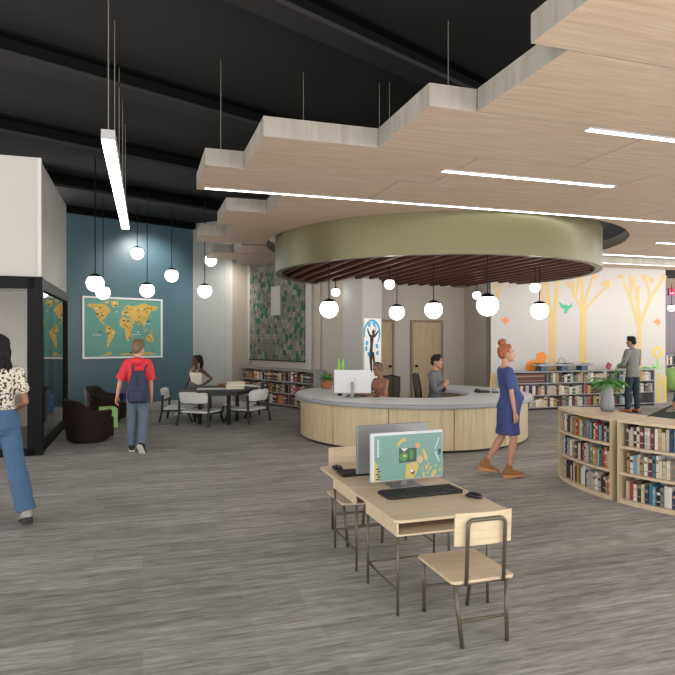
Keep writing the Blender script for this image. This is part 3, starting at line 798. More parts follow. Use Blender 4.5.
for cx, cy, rx, ry in ((0.77, 0.78, 0.022, 0.05), (0.80, 0.72, 0.014, 0.03), (0.83, 0.80, 0.018, 0.03), (0.78, 0.90, 0.012, 0.03), (0.90, 0.76, 0.012, 0.03), (0.97, 0.86, 0.02, 0.03), (0.71, 0.80, 0.01, 0.03), (0.81, 0.86, 0.012, 0.02)):
    scr_poly(ell(cx, cy, rx, ry, 9, 0.15), 1, 1)
scr_poly([(0.83, 0.97), (0.86, 0.88), (0.92, 0.84), (0.91, 0.93), (0.88, 1.0), (0.84, 1.0)], 1, 1)
scr_poly([(0.71, 0.88), (0.735, 0.88), (0.745, 1.0), (0.715, 1.0)], 1, 1)
scr_poly([(0.03, 0.56), (0.07, 0.64), (0.085, 0.74), (0.11, 0.80), (0.09, 0.9), (0.10, 1.0), (0.03, 1.0)], 1, 2)
for k in range(5): scr_poly(ell(0.075 + 0.018 * (k % 2), 0.74 + 0.055 * k, 0.028, 0.018, 8, 0.2), 6, 3)
for k in range(9):
    t = k / 8; scr_poly([(0.945 - 0.05 * t + 0.0, 0.15 + 0.23 * t), (0.96 - 0.05 * t, 0.15 + 0.23 * t), (0.955 - 0.05 * t, 0.17 + 0.23 * t), (0.94 - 0.05 * t, 0.17 + 0.23 * t)], 0, 1)
    scr_poly([(0.89 + 0.055 * t, 0.45 + 0.2 * t), (0.905 + 0.055 * t, 0.45 + 0.2 * t), (0.905 + 0.055 * t, 0.475 + 0.2 * t), (0.89 + 0.055 * t, 0.475 + 0.2 * t)], 0, 1)
scr_poly(ell(0.96, 0.43, 0.025, 0.035, 9, 0.3), 6, 2); scr_poly(ell(0.965, 0.47, 0.02, 0.03, 9, 0.3), 6, 2); scr_poly(ell(0.957, 0.51, 0.018, 0.025, 9, 0.3), 6, 2)
scr_poly([(0.375, 0.33), (0.625, 0.34), (0.62, 0.635), (0.375, 0.645)], 3, 3)
scr_poly(ell(0.44, 0.52, 0.06, 0.10, 14, 0.08), 2, 4); scr_poly(ell(0.55, 0.48, 0.03, 0.11, 12, 0.15), 2, 4)
scr_poly([(0.40, 0.335), (0.50, 0.338), (0.47, 0.38), (0.44, 0.40)], 0, 4); scr_poly(ell(0.455, 0.50, 0.025, 0.03), 1, 5)
SCR.build('screen_picture', smats, scr)
o = thing('computer_monitor', 'grey monitor seen from behind, on the far pupil desk', 'monitor', V((0.452, 4.985, ZT)), MA + pi)
monitor(o, 0.65, 0.385, 0.035, 'grey_shell', 'screen_dark')
keyboard('large black keyboard in front of the lit map monitor', V((0.605, 4.40, ZT)), radians(20), 0.60, 0.205)
keyboard('black keyboard half hidden behind the turned away grey monitor', V((0.30, 5.08, ZT)), RA + pi, 0.60, 0.19)
mouse('black mouse right of the large keyboard on the near desk', fl(474, 497.5, ZT), RA + 0.5, 1.15)
mouse('black mouse at the left corner of the far pupil desk', fl(337.5, 470, ZT), RA + pi, 1.2)

# ================================================================== TABLE GROUP AT THE BACK LEFT
TC = V((-2.42, 12.45, 0)); ZTB = 0.70
r = thing('round_table', 'black six sided table with papers and books on it', 'table', TC, radians(12))
hexa = [(0.80 * cos(pi / 3 * k), 0.80 * sin(pi / 3 * k)) for k in range(6)]
MB().prism(hexa, ZTB - 0.035, ZTB).build('tabletop', 'black_wood', r, bevel=0.004)
MB().prism([(x * 0.86, y * 0.86) for x, y in hexa], ZTB - 0.11, ZTB - 0.035).build('apron', 'black_wood', r, bevel=0.003)
for k in range(4):
    a = radians(-64 + 90 * k)
    MB().tube([(0.42 * cos(a), 0.42 * sin(a), ZTB - 0.06), (0.42 * cos(a), 0.42 * sin(a), 0.0)], 0.04, 4).build('leg', 'black_wood', r)
def white_chair():
    r = thing('low_chair', 'low white chair with black legs, back to camera, at the table', 'chair', (0, 0, 0), 0, 'low white chairs round the black table')
    MB().prism(rounded(-0.31, 0.31, 0.02, 0.60, 0.07), 0.255, 0.295).build('seat', 'white_seat', r, bevel=0.012, seg=3)
    b = MB(); vs = []; fs = []; n = 12
    for k in range(n + 1):
        u = -1 + 2 * k / n; x = 0.31 * u; y = -0.05 * (1 - u * u) + 0.02
        d = 0.03 * (abs(u) ** 6)
        for yy, z in ((y, 0.45 + d), (y + 0.022, 0.45 + d), (y - 0.015, 0.675 - d), (y - 0.037, 0.675 - d)): vs.append((x, yy, z))
    for k in range(n):
        for i in range(4): fs.append((4 * k + i, 4 * k + (i + 1) % 4, 4 * k + 4 + (i + 1) % 4, 4 * k + 4 + i))
    fs += [(0, 1, 2, 3), (4 * n + 3, 4 * n + 2, 4 * n + 1, 4 * n)]
    b.add(vs, fs); b.build('backrest', 'white_seat', r, bevel=0.008)
    for sx in (-1, 1):
        MB().tube([(sx * 0.325, 0.03, 0.56), (sx * 0.325, 0.02, 0.28), (sx * 0.35, -0.03, 0.0)], 0.024, 8).build('leg', 'black_wood', r)
        MB().tube([(sx * 0.30, 0.50, 0.26), (sx * 0.33, 0.63, 0.0)], 0.024, 8).build('leg', 'black_wood', r)
        MB().tube([(sx * 0.31, 0.0, 0.238), (sx * 0.30, 0.58, 0.238)], 0.016, 8).build('side_rail', 'black_wood', r)
    return r
def face(fx, fy): return atan2(-fx, fy)
wc = white_chair(); wc.location = (-2.80, 11.84, 0); wc.rotation_euler = (0, 0, face(0.30, 0.95))
dup(wc, (-1.60, 12.42, 0), face(-0.86, 0.5), 'low white chair at the right of the black table, near the books')
dup(wc, (-3.60, 12.72, 0), face(0.97, 0.05), 'low white chair left of the black table, seen from the side')
dup(wc, (-2.1, 13.72, 0), face(-0.15, -1), 'low white chair on the far side of the black table, facing camera')
def sheet(label, px, py, z, w, h, rz):
    c = fl(px, py, z)
    o = MB().box((0, 0, 0.002), (w, h, 0.004)).build('paper_sheet', 'paper'); o.location = c; o.rotation_euler = (0, 0, rz)
    return tag(o, label, 'paper')
sheet('wide white paper sheet lying flat on the black table', 211, 388.8, ZTB, 0.55, 0.36, 0.25)
c = fl(235, 388.6, ZTB)
for k, (w, h, t, m, lab) in enumerate(((0.36, 0.28, 0.08, 'paper', 'cream book at the bottom of the stack on the table'), (0.32, 0.25, 0.06, 'paper', 'white book on top of the stack on the table'))):
    o = thing('stacked_book', lab, 'book', c + V((0.02 * k, 0.01, 0.0802 * k)), 0.2 + 0.15 * k, 'books stacked on the black table')
    mb = MB(); mb.box((0, 0, 0.003), (w, h, 0.006)); mb.box((0, 0, t - 0.003), (w, h, 0.006)); mb.box((-w / 2 + 0.003, 0, t / 2), (0.006, h, t - 0.012)); mb.build('cover', 'white_seat', o)
    MB().box((0.002, 0, t / 2), (w - 0.012, h - 0.014, t - 0.0125)).build('page_block', 'pages', o)
c = fl(222.5, 385.3, ZTB)
o = MB().box((0, 0, 0.02), (0.2, 0.15, 0.04)).build('pencil_box', wood('box_wood', C(120, 74, 44), C(150, 96, 60)), bevel=0.004); o.location = c; o.rotation_euler = (0, 0, 0.4)
tag(o, 'small brown wooden box behind the books on the table', 'box')
# stool the girl at the back perches on
GP = V((-3.12, 13.55, 0))
r = thing('stool', 'low black stool under the girl behind the black table', 'stool', GP, 0)
MB().lathe([(0.15, 0.40), (0.165, 0.41), (0.165, 0.435), (0.15, 0.445)], n=28).build('seat', 'black_wood', r, auto=True)
for k in range(4):
    a = pi / 4 + pi / 2 * k
    MB().tube([(0.11 * cos(a), 0.11 * sin(a), 0.40), (0.2 * cos(a), 0.2 * sin(a), 0)], 0.014, 8).build('leg', 'black_metal', r)

# ================================================================== LOUNGE CORNER BY THE MEETING ROOM
def tub_chair(label, o, rz, s=1.0):
    r = thing('tub_chair', label, 'armchair', o, rz, 'dark brown tub chairs')   # opens towards +y
    mb = MB(); vs = []; fs = []; n = 36; A0, A1 = 135, 405                      # from front right round the back to front left
    def top(a):
        b = abs(((a - 270 + 180) % 360) - 180)                                  # 0 at the back
        return 0.69 - 0.17 * (1 / (1 + math.exp(-(b - 62) / 7.0)))
    rows_ = None
    for k in range(n + 1):
        a = A0 + (A1 - A0) * k / n; t = top(a); ar = radians(a)
        prof = [(0.30, 0.03), (0.325, 0.05), (0.355, 0.25), (0.385, t - 0.06), (0.39, t - 0.02), (0.37, t), (0.325, t), (0.295, t - 0.03), (0.285, 0.30), (0.285, 0.05)]
        for q, z in prof: vs.append((q * s * cos(ar) * 1.05, q * s * sin(ar) * 1.0, z * s))
    P = len(prof)
    for k in range(n):
        for i in range(P): fs.append((k * P + i, k * P + (i + 1) % P, (k + 1) * P + (i + 1) % P, (k + 1) * P + i))
    fs.append(tuple(range(P))); fs.append(tuple(n * P + i for i in range(P - 1, -1, -1)))
    mb.add(vs, fs); mb.build('shell', 'brown_leather', r, auto=True)
    MB().lathe([(0.26 * s, 0.06 * s), (0.27 * s, 0.10 * s), (0.282 * s, 0.36 * s), (0.26 * s, 0.40 * s), (0.2 * s, 0.415 * s)], n=36).build('seat_cushion', 'brown_leather', r, smooth=True)
    MB().prism([(0.2 * s * cos(radians(a)), 0.27 * s + 0.12 * s * sin(radians(a))) for a in range(0, 361, 30)][:-1], 0.06 * s, 0.38 * s).build('seat_front', 'brown_leather', r, bevel=0.02)
    MB().lathe([(0.26 * s, 0), (0.26 * s, 0.035 * s)], n=28).build('plinth', 'black_plastic', r)
    return r
c1 = fl(88.5, 441, 0)
tub_chair('dark brown tub armchair nearest the glass meeting room, back to camera', V((c1.x, c1.y - 0.0, 0)), face(0.75, 0.66), 1.03)
tub_chair('dark brown tub armchair behind, against the teal wall, facing right', V((-4.80, 12.62, 0)), face(0.95, 0.05), 1.05)
def cube_seat(name, label, c, rz, w, h, m, cat):
    r = thing(name, label, cat, c, rz)
    MB().box((0, 0, h / 2 + 0.01), (w, w, h - 0.02)).build('upholstered_block', m, r, bevel=0.02, seg=3)
    MB().box((0, 0, 0.01), (w - 0.05, w - 0.05, 0.02)).build('plinth', 'black_plastic', r)
cube_seat('side_table', 'lime green cube table between the two brown tub armchairs', fl(104.5, 428.5, 0) + V((0, 0, 0)), 0.5, 0.42, 0.40, 'lime', 'side table')
cube_seat('ottoman', 'deep blue cube ottoman behind the boy in red', V((-5.22, 14.35, 0)), TA, 0.55, 0.45, 'blue_uph', 'ottoman')

# ================================================================== WORLD MAP ON THE TEAL WALL
def wallpt(px, py, p0=PT, n=BV): return on_plane(px, py, p0, n)
a = wallpt(82, 327); b = wallpt(162, 327)
w = (b - a).length; z0 = 1.20; z1 = 2.78
MX = Matrix.Translation(V((a.x, a.y, 0)) + BV * 0.0) @ Matrix.Rotation(TA, 4, 'Z')   # local x along the wall, -y out of it
r = thing('world_map', 'large framed illustrated world map in teal and yellow on the teal wall', 'map', (a.x, a.y, z0), TA)
h = z1 - z0
f = MB(); e = 0.045
f.box((w / 2, -0.02, e / 2), (w, 0.035, e)); f.box((w / 2, -0.02, h - e / 2), (w, 0.035, e)); f.box((e / 2, -0.02, h / 2), (e, 0.035, h - 2 * e)); f.box((w - e / 2, -0.02, h / 2), (e, 0.035, h - 2 * e))
f.build('map_frame', 'white_seat', r)
f = MB(); f.box((w / 2, -0.012, h / 2), (w - 2 * e, 0.016, h - 2 * e))
lands = [
 [(-165, 65), (-155, 71), (-125, 70), (-95, 72), (-80, 68), (-65, 60), (-56, 52), (-66, 45), (-75, 38), (-81, 30), (-80, 25), (-84, 30), (-97, 27), (-97, 20), (-88, 21), (-84, 10), (-79, 8), (-92, 15), (-105, 21), (-113, 30), (-122, 36), (-125, 48), (-135, 57), (-150, 60)],
 [(-55, 80), (-25, 82), (-20, 72), (-42, 60), (-53, 68)],
 [(-79, 8), (-72, 11), (-60, 8), (-50, 0), (-35, -6), (-39, -16), (-48, -26), (-58, -38), (-66, -47), (-70, -55), (-75, -50), (-72, -30), (-70, -18), (-81, -5)],
 [(-16, 14), (-17, 22), (-9, 32), (0, 36), (11, 36), (20, 31), (32, 31), (36, 22), (43, 12), (51, 11), (40, -4), (40, -15), (33, -26), (26, -34), (18, -34), (12, -17), (9, 0), (8, 4), (-8, 5)],
 [(-9, 37), (-9, 43), (-1, 44), (-4, 48), (4, 52), (8, 57), (10, 54), (20, 55), (22, 60), (14, 56), (6, 59), (14, 68), (28, 71), (42, 67), (68, 70), (80, 73), (105, 77), (130, 72), (160, 70), (179, 67), (162, 60), (160, 53), (155, 58), (140, 55), (130, 43), (127, 36), (121, 39), (121, 31), (110, 20), (106, 10), (103, 2), (98, 10), (95, 16), (89, 22), (80, 13), (77, 8), (72, 20), (66, 25), (57, 25), (56, 18), (44, 13), (36, 28), (35, 36), (27, 37), (22, 38), (14, 44), (18, 40), (12, 42), (3, 42)],
 [(114, -22), (122, -18), (131, -12), (137, -12), (142, -11), (146, -19), (153, -27), (147, -39), (135, -34), (117, -35)],
 [(44, -14), (50, -16), (47, -25), (44, -24)], [(96, 5), (105, -5), (114, -8), (108, -7), (100, 2)], [(110, 1), (118, 6), (117, -3), (111, -3)], [(132, -2), (142, -3), (150, -9), (140, -8)],
 [(131, 32), (141, 37), (143, 44), (139, 36)], [(-6, 50), (1, 52), (-3, 58), (-6, 56)], [(167, -46), (175, -40), (178, -37), (172, -42)],
 [(-75, 82), (-62, 80), (-70, 72), (-88, 74)], [(-24, 66), (-14, 65), (-18, 63)],
 [(-80, -70), (-58, -62), (-50, -72), (-110, -76)], [(-10, -70), (60, -67), (140, -67), (150, -74), (-10, -74)]]
def mp(lon, lat):
    return (e + 0.03 + (lon + 172) / 356 * (w - 2 * e - 0.06), e + 0.02 + (lat + 76) / 160 * (h - 2 * e - 0.04))
def mpoly(P, mi, lift):
    n = len(P); y = -0.0202 - lift
    f.add([(x, y, z) for x, z in P] + [(x, y - 0.0006, z) for x, z in P], [tuple(range(n)), tuple(range(2 * n - 1, n - 1, -1))] + [(i, (i + 1) % n, n + (i + 1) % n, n + i) for i in range(n)], mi)
for L in lands: mpoly([mp(*q) for q in L], 1, 0.0)
rnd = random.Random(3)
marks = [(-140, 64), (-120, 58), (-105, 60), (-112, 50), (-100, 46), (-118, 42), (-96, 38), (-108, 33), (-85, 45), (-40, 75), (-35, 68), (-62, 2), (-58, -8), (-68, -12), (-55, -20), (-62, -32), (-45, -10), (-5, 20), (5, 25), (16, 22), (26, 24), (10, 12), (22, 8), (34, 4), (20, -5), (28, -12), (22, -22), (30, -24), (0, 46), (12, 48), (22, 50), (20, 62), (38, 58), (50, 54), (62, 60), (75, 56), (90, 62), (108, 60), (122, 64), (140, 62), (95, 48), (110, 45), (118, 52), (80, 36), (104, 32), (78, 22), (48, 32), (60, 42), (128, -22), (140, -28), (-105, -8), (75, -8), (126, 24), (-28, 50), (150, -60), (40, -68)]
for lo, la in marks:
    x, z = mp(lo, la); s_ = rnd.uniform(0.016, 0.034)
    k = rnd.random(); mi = 2 if k < 0.6 else (3 if k < 0.82 else 4)
    mpoly([(x - s_, z - s_ * 0.4), (x - s_ * 0.2, z - s_ * 0.6), (x + s_, z - s_ * 0.5), (x + s_ * 0.9, z + s_ * 0.2), (x + s_ * 0.3, z + s_ * 0.25), (x + s_ * 0.1, z + s_ * 0.8), (x - s_ * 0.3, z + s_ * 0.3), (x - s_ * 1.1, z + s_ * 0.5)], mi, 0.001)
for lo, la in ((-120, -14), (70, -12), (120, 20), (150, -70)):
    x, z = mp(lo, la); mpoly([(x - 0.12, z - 0.03), (x + 0.10, z - 0.03), (x + 0.10, z - 0.02), (x - 0.12, z - 0.018)], 3, 0.0)
f.build('map_sheet', ['map_sea', 'map_land', 'map_ink', 'white_seat', 'map_pink'], r)

# ================================================================== GREEN TILE PANEL
def panel_material():
    m, nt, b = newmat('green_triangle_tiles')
    N = nt.nodes.new; L = nt.links.new
    tc = N('ShaderNodeTexCoord'); sp = N('ShaderNodeSeparateXYZ'); L(tc.outputs['Object'], sp.inputs[0])
    def comb(ax, az, k):
        a = N('ShaderNodeMath'); a.operation = 'MULTIPLY'; a.inputs[1].default_value = ax * k; L(sp.outputs['X'], a.inputs[0])
        c = N('ShaderNodeMath'); c.operation = 'MULTIPLY_ADD'; c.inputs[1].default_value = az * k; L(sp.outputs['Z'], c.inputs[0]); L(a.outputs[0], c.inputs[2])
        fl_ = N('ShaderNodeMath'); fl_.operation = 'FLOOR'; L(c.outputs[0], fl_.inputs[0]); return fl_
    K = 8.0
    A = comb(1.0, 0.45, K); B = comb(-1.0, 0.45, K); Cc = comb(0.0, 0.9, K)
    cb = N('ShaderNodeCombineXYZ')
    for i, q in enumerate((A, B, Cc)): L(q.outputs[0], cb.inputs[i])
    wn = N('ShaderNodeTexWhiteNoise'); wn.noise_dimensions = '3D'; L(cb.outputs[0], wn.inputs['Vector'])
    ns = N('ShaderNodeTexNoise'); ns.inputs['Scale'].default_value = 0.9; ns.inputs['Detail'].default_value = 2.5
    dv = N('ShaderNodeVectorMath'); dv.operation = 'MULTIPLY'; dv.inputs[1].default_value = (0.42, 0.42, 0.42); L(cb.outputs[0], dv.inputs[0]); L(dv.outputs[0], ns.inputs['Vector'])
    ad = N('ShaderNodeMath'); ad.operation = 'MULTIPLY_ADD'; ad.inputs[1].default_value = 0.22; L(wn.outputs['Value'], ad.inputs[0]); L(ns.outputs['Fac'], ad.inputs[2])
    cr = N('ShaderNodeValToRGB'); cr.color_ramp.interpolation = 'CONSTANT'
    e = cr.color_ramp.elements
    e[0].color = C(118, 113, 106); e[1].position = 0.5; e[1].color = C(134, 128, 120)
    q = e.new(0.58); q.color = C(108, 104, 98); q = e.new(0.70); q.color = C(26, 84, 54); q = e.new(0.76); q.color = C(34, 100, 64)
    L(ad.outputs[0], cr.inputs['Fac'])
    wv = N('ShaderNodeTexWave'); wv.bands_direction = 'Z'; wv.inputs['Scale'].default_value = 6.5; wv.inputs['Distortion'].default_value = 0
    L(tc.outputs['Object'], wv.inputs['Vector'])
    mr = N('ShaderNodeMapRange'); mr.inputs['To Min'].default_value = 0.62; mr.inputs['To Max'].default_value = 1.08; L(wv.outputs['Fac'], mr.inputs['Value'])
    vm = N('ShaderNodeVectorMath'); vm.operation = 'SCALE'; L(cr.outputs['Color'], vm.inputs[0]); L(mr.outputs[0], vm.inputs['Scale'])
    L(vm.outputs[0], b.inputs['Base Color']); b.inputs['Roughness'].default_value = 0.7
    bp = N('ShaderNodeBump'); bp.inputs['Strength'].default_value = 0.5; bp.inputs['Distance'].default_value = 0.02
    L(wn.outputs['Value'], bp.inputs['Height']); L(bp.outputs['Normal'], b.inputs['Normal'])
    return m
M['tiles'] = panel_material()
a = on_green(252); b = on_green(306.5); w = (b - a).length
ang = atan2(BV.y, BV.x)
r = thing('wall_panel', 'tall acoustic panel of grey and green triangles behind the table', 'wall panel', (a.x, a.y, 1.14), ang)
MB().box((w / 2, -0.04, 1.36), (w, 0.07, 2.72)).build('tile_board', 'tiles', r)
MB().box((w / 2, -0.05, 0.0), (w + 0.04, 0.09, 0.025)).build('ledge', 'black_metal', r)
c0 = on_plane(274, 287, GC, -AV); c1_ = on_plane(282.8, 315, GC, -AV)
x0 = (c0 - a).dot(BV); x1 = (c1_ - a).dot(BV)
MB().box(((x0 + x1) / 2, -0.085, (c0.z + c1_.z) / 2 - 1.14), (x1 - x0, 0.03, c0.z - c1_.z)).build('white_insert', 'white_wall', r, bevel=0.003)

# ================================================================== POSTER ON THE COLUMN
pc = V((ca.x, ca.y, 0)) + BV * 0.004
def pplate(mb, pts, lift, mi):
    P = [on_plane(x, y, pc, BV) + BV * lift for x, y in pts]; n = len(P)
    c = P_ROOT
    P = [p - c for p in P]
    mb.add(P + [p + BV * 0.002 for p in P], [tuple(range(n)), tuple(range(2 * n - 1, n - 1, -1))] + [(i, (i + 1) % n, n + (i + 1) % n, n + i) for i in range(n)], mi)
P_ROOT = on_plane(372, 385, pc, BV)
r = thing('poster', 'tall white poster of a dark figure reaching up inside a blue swirl', 'poster', P_ROOT)
mb = MB(); pplate(mb, [(364.2, 318.2), (381.0, 318.6), (381.0, 388), (364.2, 389)], 0, 0); mb.build('poster_sheet', 'paper', r)
mb = MB()
def px_stroke(pts, ws, mi, lift=0.004, target=None):
    L_, R_ = [], []
    for i, p in enumerate(pts):
        a = V((pts[min(i + 1, len(pts) - 1)][0] - pts[max(i - 1, 0)][0], pts[min(i + 1, len(pts) - 1)][1] - pts[max(i - 1, 0)][1]))
        a.normalize(); q = V((-a.y, a.x)) * ws[i] / 2
        L_.append((p[0] + q.x, p[1] + q.y)); R_.append((p[0] - q.x, p[1] - q.y))
    (target or pplate)(mb, L_ + R_[::-1], lift, mi)
px_stroke([(371.9, 335), (371.4, 345), (370.6, 357), (371.2, 372)], [4.2, 2.6, 3.2, 1.6], 0)
px_stroke([(372.6, 352), (374.0, 362), (376.0, 372)], [2.4, 2.0, 1.3], 0, 0.0045)
px_stroke([(370.6, 337), (368.6, 333), (367.3, 328.5)], [2.2, 1.6, 1.0], 0, 0.005)
px_stroke([(373.6, 337), (376.4, 333.6), (378.2, 330.6)], [2.2, 1.6, 1.0], 0, 0.005)
pplate(mb, [(373.2 + 1.5 * cos(k * pi / 6), 332.4 + 2.9 * sin(k * pi / 6)) for k in range(12)], 0.0055, 0)
ar = [(371.9 + 7.6 * cos(radians(a)), 333.5 + 13 * sin(radians(a))) for a in range(-195, 48, 12)]
px_stroke(ar, [1.0 + 1.0 * sin(pi * k / (len(ar) - 1)) for k in range(len(ar))], 1, 0.003)
ar = [(371.6 + 4.2 * cos(radians(a)), 328.5 + 5.6 * sin(radians(a))) for a in range(-160, 60, 20)]
px_stroke(ar, [0.9] * len(ar), 1, 0.003)
for x, y, a in ((366.8, 343, 60), (366.2, 348.6, 20), (376.8, 346, -60), (368.6, 354, 110), (377.2, 353, -110), (369.2, 324.6, -40), (374.2, 324, 40)):
    ca_, sa_ = cos(radians(a)), sin(radians(a))
    pplate(mb, [(x + 1.3 * u * ca_ - 3.4 * v * sa_ * 0.45, y + 1.3 * u * sa_ * 2 + 3.4 * v * ca_) for u, v in ((0, -1), (0.8, -0.3), (0.9, 0.3), (0, 1), (-0.9, 0.3), (-0.8, -0.3))], 0.0035, 1)
mb.build('poster_print', ['map_ink', 'blue_logo'], r)

# ================================================================== TREE MURAL (cut vinyl on the wall)
WP = st(0, TM - 0.001); WN = -UU
def mplate(mb, pts, lift, mi):
    P = [on_plane(x, y, WP, WN) + WN * lift for x, y in pts]; n = len(P)
    mb.add(P + [p + WN * 0.002 for p in P], [tuple(range(n)), tuple(range(2 * n - 1, n - 1, -1))] + [(i, (i + 1) % n, n + (i + 1) % n, n + i) for i in range(n)], mi)
def Z(x, y): return (480 + x / 3.46, 240 + y / 3.46)
LIFT = [0.001]
def strokes(lst):
    for pts, ws in lst:
        LIFT[0] += 0.0003
        px_stroke([Z(*p) for p in pts], [q / 3.46 for q in ws], 0, LIFT[0], mplate)
LEAF = [(0, 1.0), (20, .5), (50, .92), (74, .42), (112, .8), (142, .34), (180, .3), (218, .34), (248, .8), (286, .42), (310, .92), (340, .5)]
def maple(x, y, s, rot=0.0):
    LIFT[0] += 0.0003
    mplate(mb, [Z(x + s * q * sin(radians(a + rot)), y - s * q * cos(radians(a + rot))) for a, q in LEAF], LIFT[0], 0)
def decal(label, fn, m, name='wall_decal'):
    global mb
    mb = MB(); LIFT[0] = 0.001; fn()
    c = sum((V(p) for p in mb.v), V()) / len(mb.v); c.z = min(p.z for p in mb.v)
    mb.v = [p - c for p in mb.v]
    o = mb.build(name, m); o.location = c
    return tag(o, label, 'wall decal', 'tree mural decals')
def t0():
    strokes([([(60, 205), (58, 180), (50, 152)], [9, 8, 6]), ([(62, 195), (70, 172), (78, 150)], [8, 7, 5])])
def ta():
    strokes([([(250, 462), (251, 360), (250, 262)], [26, 22, 24]), ([(246, 275), (236, 200), (231, 135)], [14, 14, 15]), ([(254, 275), (264, 200), (268, 132)], [14, 12, 13]), ([(246, 262), (222, 215), (208, 175)], [9, 7, 5]), ([(240, 240), (214, 190), (220, 150)], [7, 6, 5])])
def tb():
    strokes([([(355, 435), (356, 330), (358, 232)], [26, 21, 22]), ([(357, 245), (354, 180), (350, 122)], [12, 9, 7]), ([(353, 242), (330, 195), (310, 150)], [10, 8, 7]), ([(362, 242), (395, 205), (432, 168)], [9, 7, 5]), ([(360, 225), (374, 175), (392, 128)], [9, 7, 6])])
    strokes([([(330, 196), (318, 165), (302, 150)], [12, 10, 9]), ([(326, 188), (322, 150), (316, 132)], [9, 8, 6]), ([(334, 190), (340, 160), (346, 128)], [7, 7, 12])])
    maple(436, 156, 25, 30); maple(394, 128, 17, 15); maple(304, 152, 14, -40)
def tcx():
    strokes([([(549, 560), (552, 400), (550, 282)], [17, 15, 15]), ([(546, 290), (520, 200), (496, 145)], [12, 9, 5]), ([(518, 195), (524, 160), (522, 122)], [10, 10, 11]), ([(524, 128), (546, 190), (550, 282)], [10, 9, 9]),
             ([(540, 200), (552, 160)], [9, 8]), ([(554, 288), (590, 200), (634, 132)], [11, 10, 9]), ([(590, 202), (582, 160), (572, 132)], [9, 8, 7])])
    maple(488, 130, 15, 10); maple(570, 130, 17, -40); maple(592, 140, 15, 35); maple(636, 130, 15, 20); maple(541, 205, 12, -20)
decal('pale yellow trunk stump decal low at the left edge of the mural', lambda: strokes([([(42, 520), (44, 462)], [22, 14])]), 'yellow')
decal('pale yellow tree decal cut off at the left edge of the mural', t0, 'yellow')
decal('pale yellow tree decal with two upright branches beside the jade bird', ta, 'yellow')
decal('pale yellow tree decal with maple leaves right of the jade bird', tb, 'yellow')
decal('pale yellow tree decal behind the man in the grey jacket', tcx, 'yellow')
decal('coral orange maple leaf decal at the left of the mural', lambda: maple(86, 281, 21, 50), 'orange_bird')
def jade():
    P = [(-1, -0.85), (-0.55, -0.55), (-0.2, -0.3), (0.0, -0.55), (0.15, -0.3), (0.55, -0.25), (1.0, -0.7), (0.9, -0.1), (0.45, 0.25), (0.3, 0.6), (0.1, 0.95), (-0.25, 0.85), (-0.1, 0.35), (-0.6, 0.1), (-0.85, -0.35)]
    mplate(mb, [Z(296 + 23 * a, 233 + 23 * b) for a, b in P], 0.001, 0)
decal('jade green flying bird decal between two tree decals', jade, 'green_bird')
decal('coral orange maple leaf decal at the right of the mural', lambda: maple(612, 286, 19, 40), 'orange_bird')
def bush():
    for k, (x, y, s) in enumerate(((181, 434, 20), (212, 406, 19), (200, 438, 18), (168, 440, 12))):
        LIFT[0] += 0.0005; mplate(mb, [Z(x + s * (1 + 0.12 * cos(5 * a)) * cos(a), y + s * (1 + 0.12 * cos(5 * a)) * sin(a)) for a in [2 * pi * k2 / 24 for k2 in range(24)]], LIFT[0], 0)
decal('round orange bush decal behind the left end of the display board', bush, 'orange')
def sunf():
    P = [Z(614 + 19 * (1 + 0.13 * cos(8 * a)) * cos(a), 389 + 21 * (1 + 0.13 * cos(8 * a)) * sin(a)) for a in [2 * pi * k / 48 for k in range(48)]]
    Q = [Z(614 + 9 * cos(a), 389 + 10 * sin(a)) for a in [2 * pi * k / 20 for k in range(20)]]
    mplate(mb, P, 0.001, 0); mplate(mb, Q, 0.0045, 2)
    LIFT[0] = 0.0015
    px_stroke([Z(614, 412), Z(613, 450)], [2.4, 2.4], 1, 0.0015, mplate)
    mplate(mb, [Z(612, 440), Z(592, 424), Z(596, 438)], 0.002, 1); mplate(mb, [Z(616, 446), Z(636, 430), Z(630, 446)], 0.0025, 1)
decal('yellow sunflower decal with green stalk at the right end of the mural', sunf, ['yellow2', 'green_vinyl', 'mural_wall'])
def fence():
    strokes([([(617, 562), (617, 460)], [14, 12]), ([(639, 560), (639, 470)], [12, 12]), ([(617, 474), (628, 500), (639, 474)], [9, 8, 9])])
decal('yellow forked trunk decal low down under the sunflower', fence, 'yellow2')
def vine():
    px_stroke([Z(552, 446), Z(612, 442)], [0.8, 0.8], 0, 0.0008, mplate)
    for x, y in ((570, 440), (582, 443), (604, 441), (560, 444)): mplate(mb, [Z(x - 9, y), Z(x - 2, y - 4), Z(x + 8, y - 1), Z(x, y + 4)], 0.001, 0)
decal('small green leaf decals along the wall right of the man', vine, mat('leaf_green_vinyl', C(96, 170, 92), 0.7))

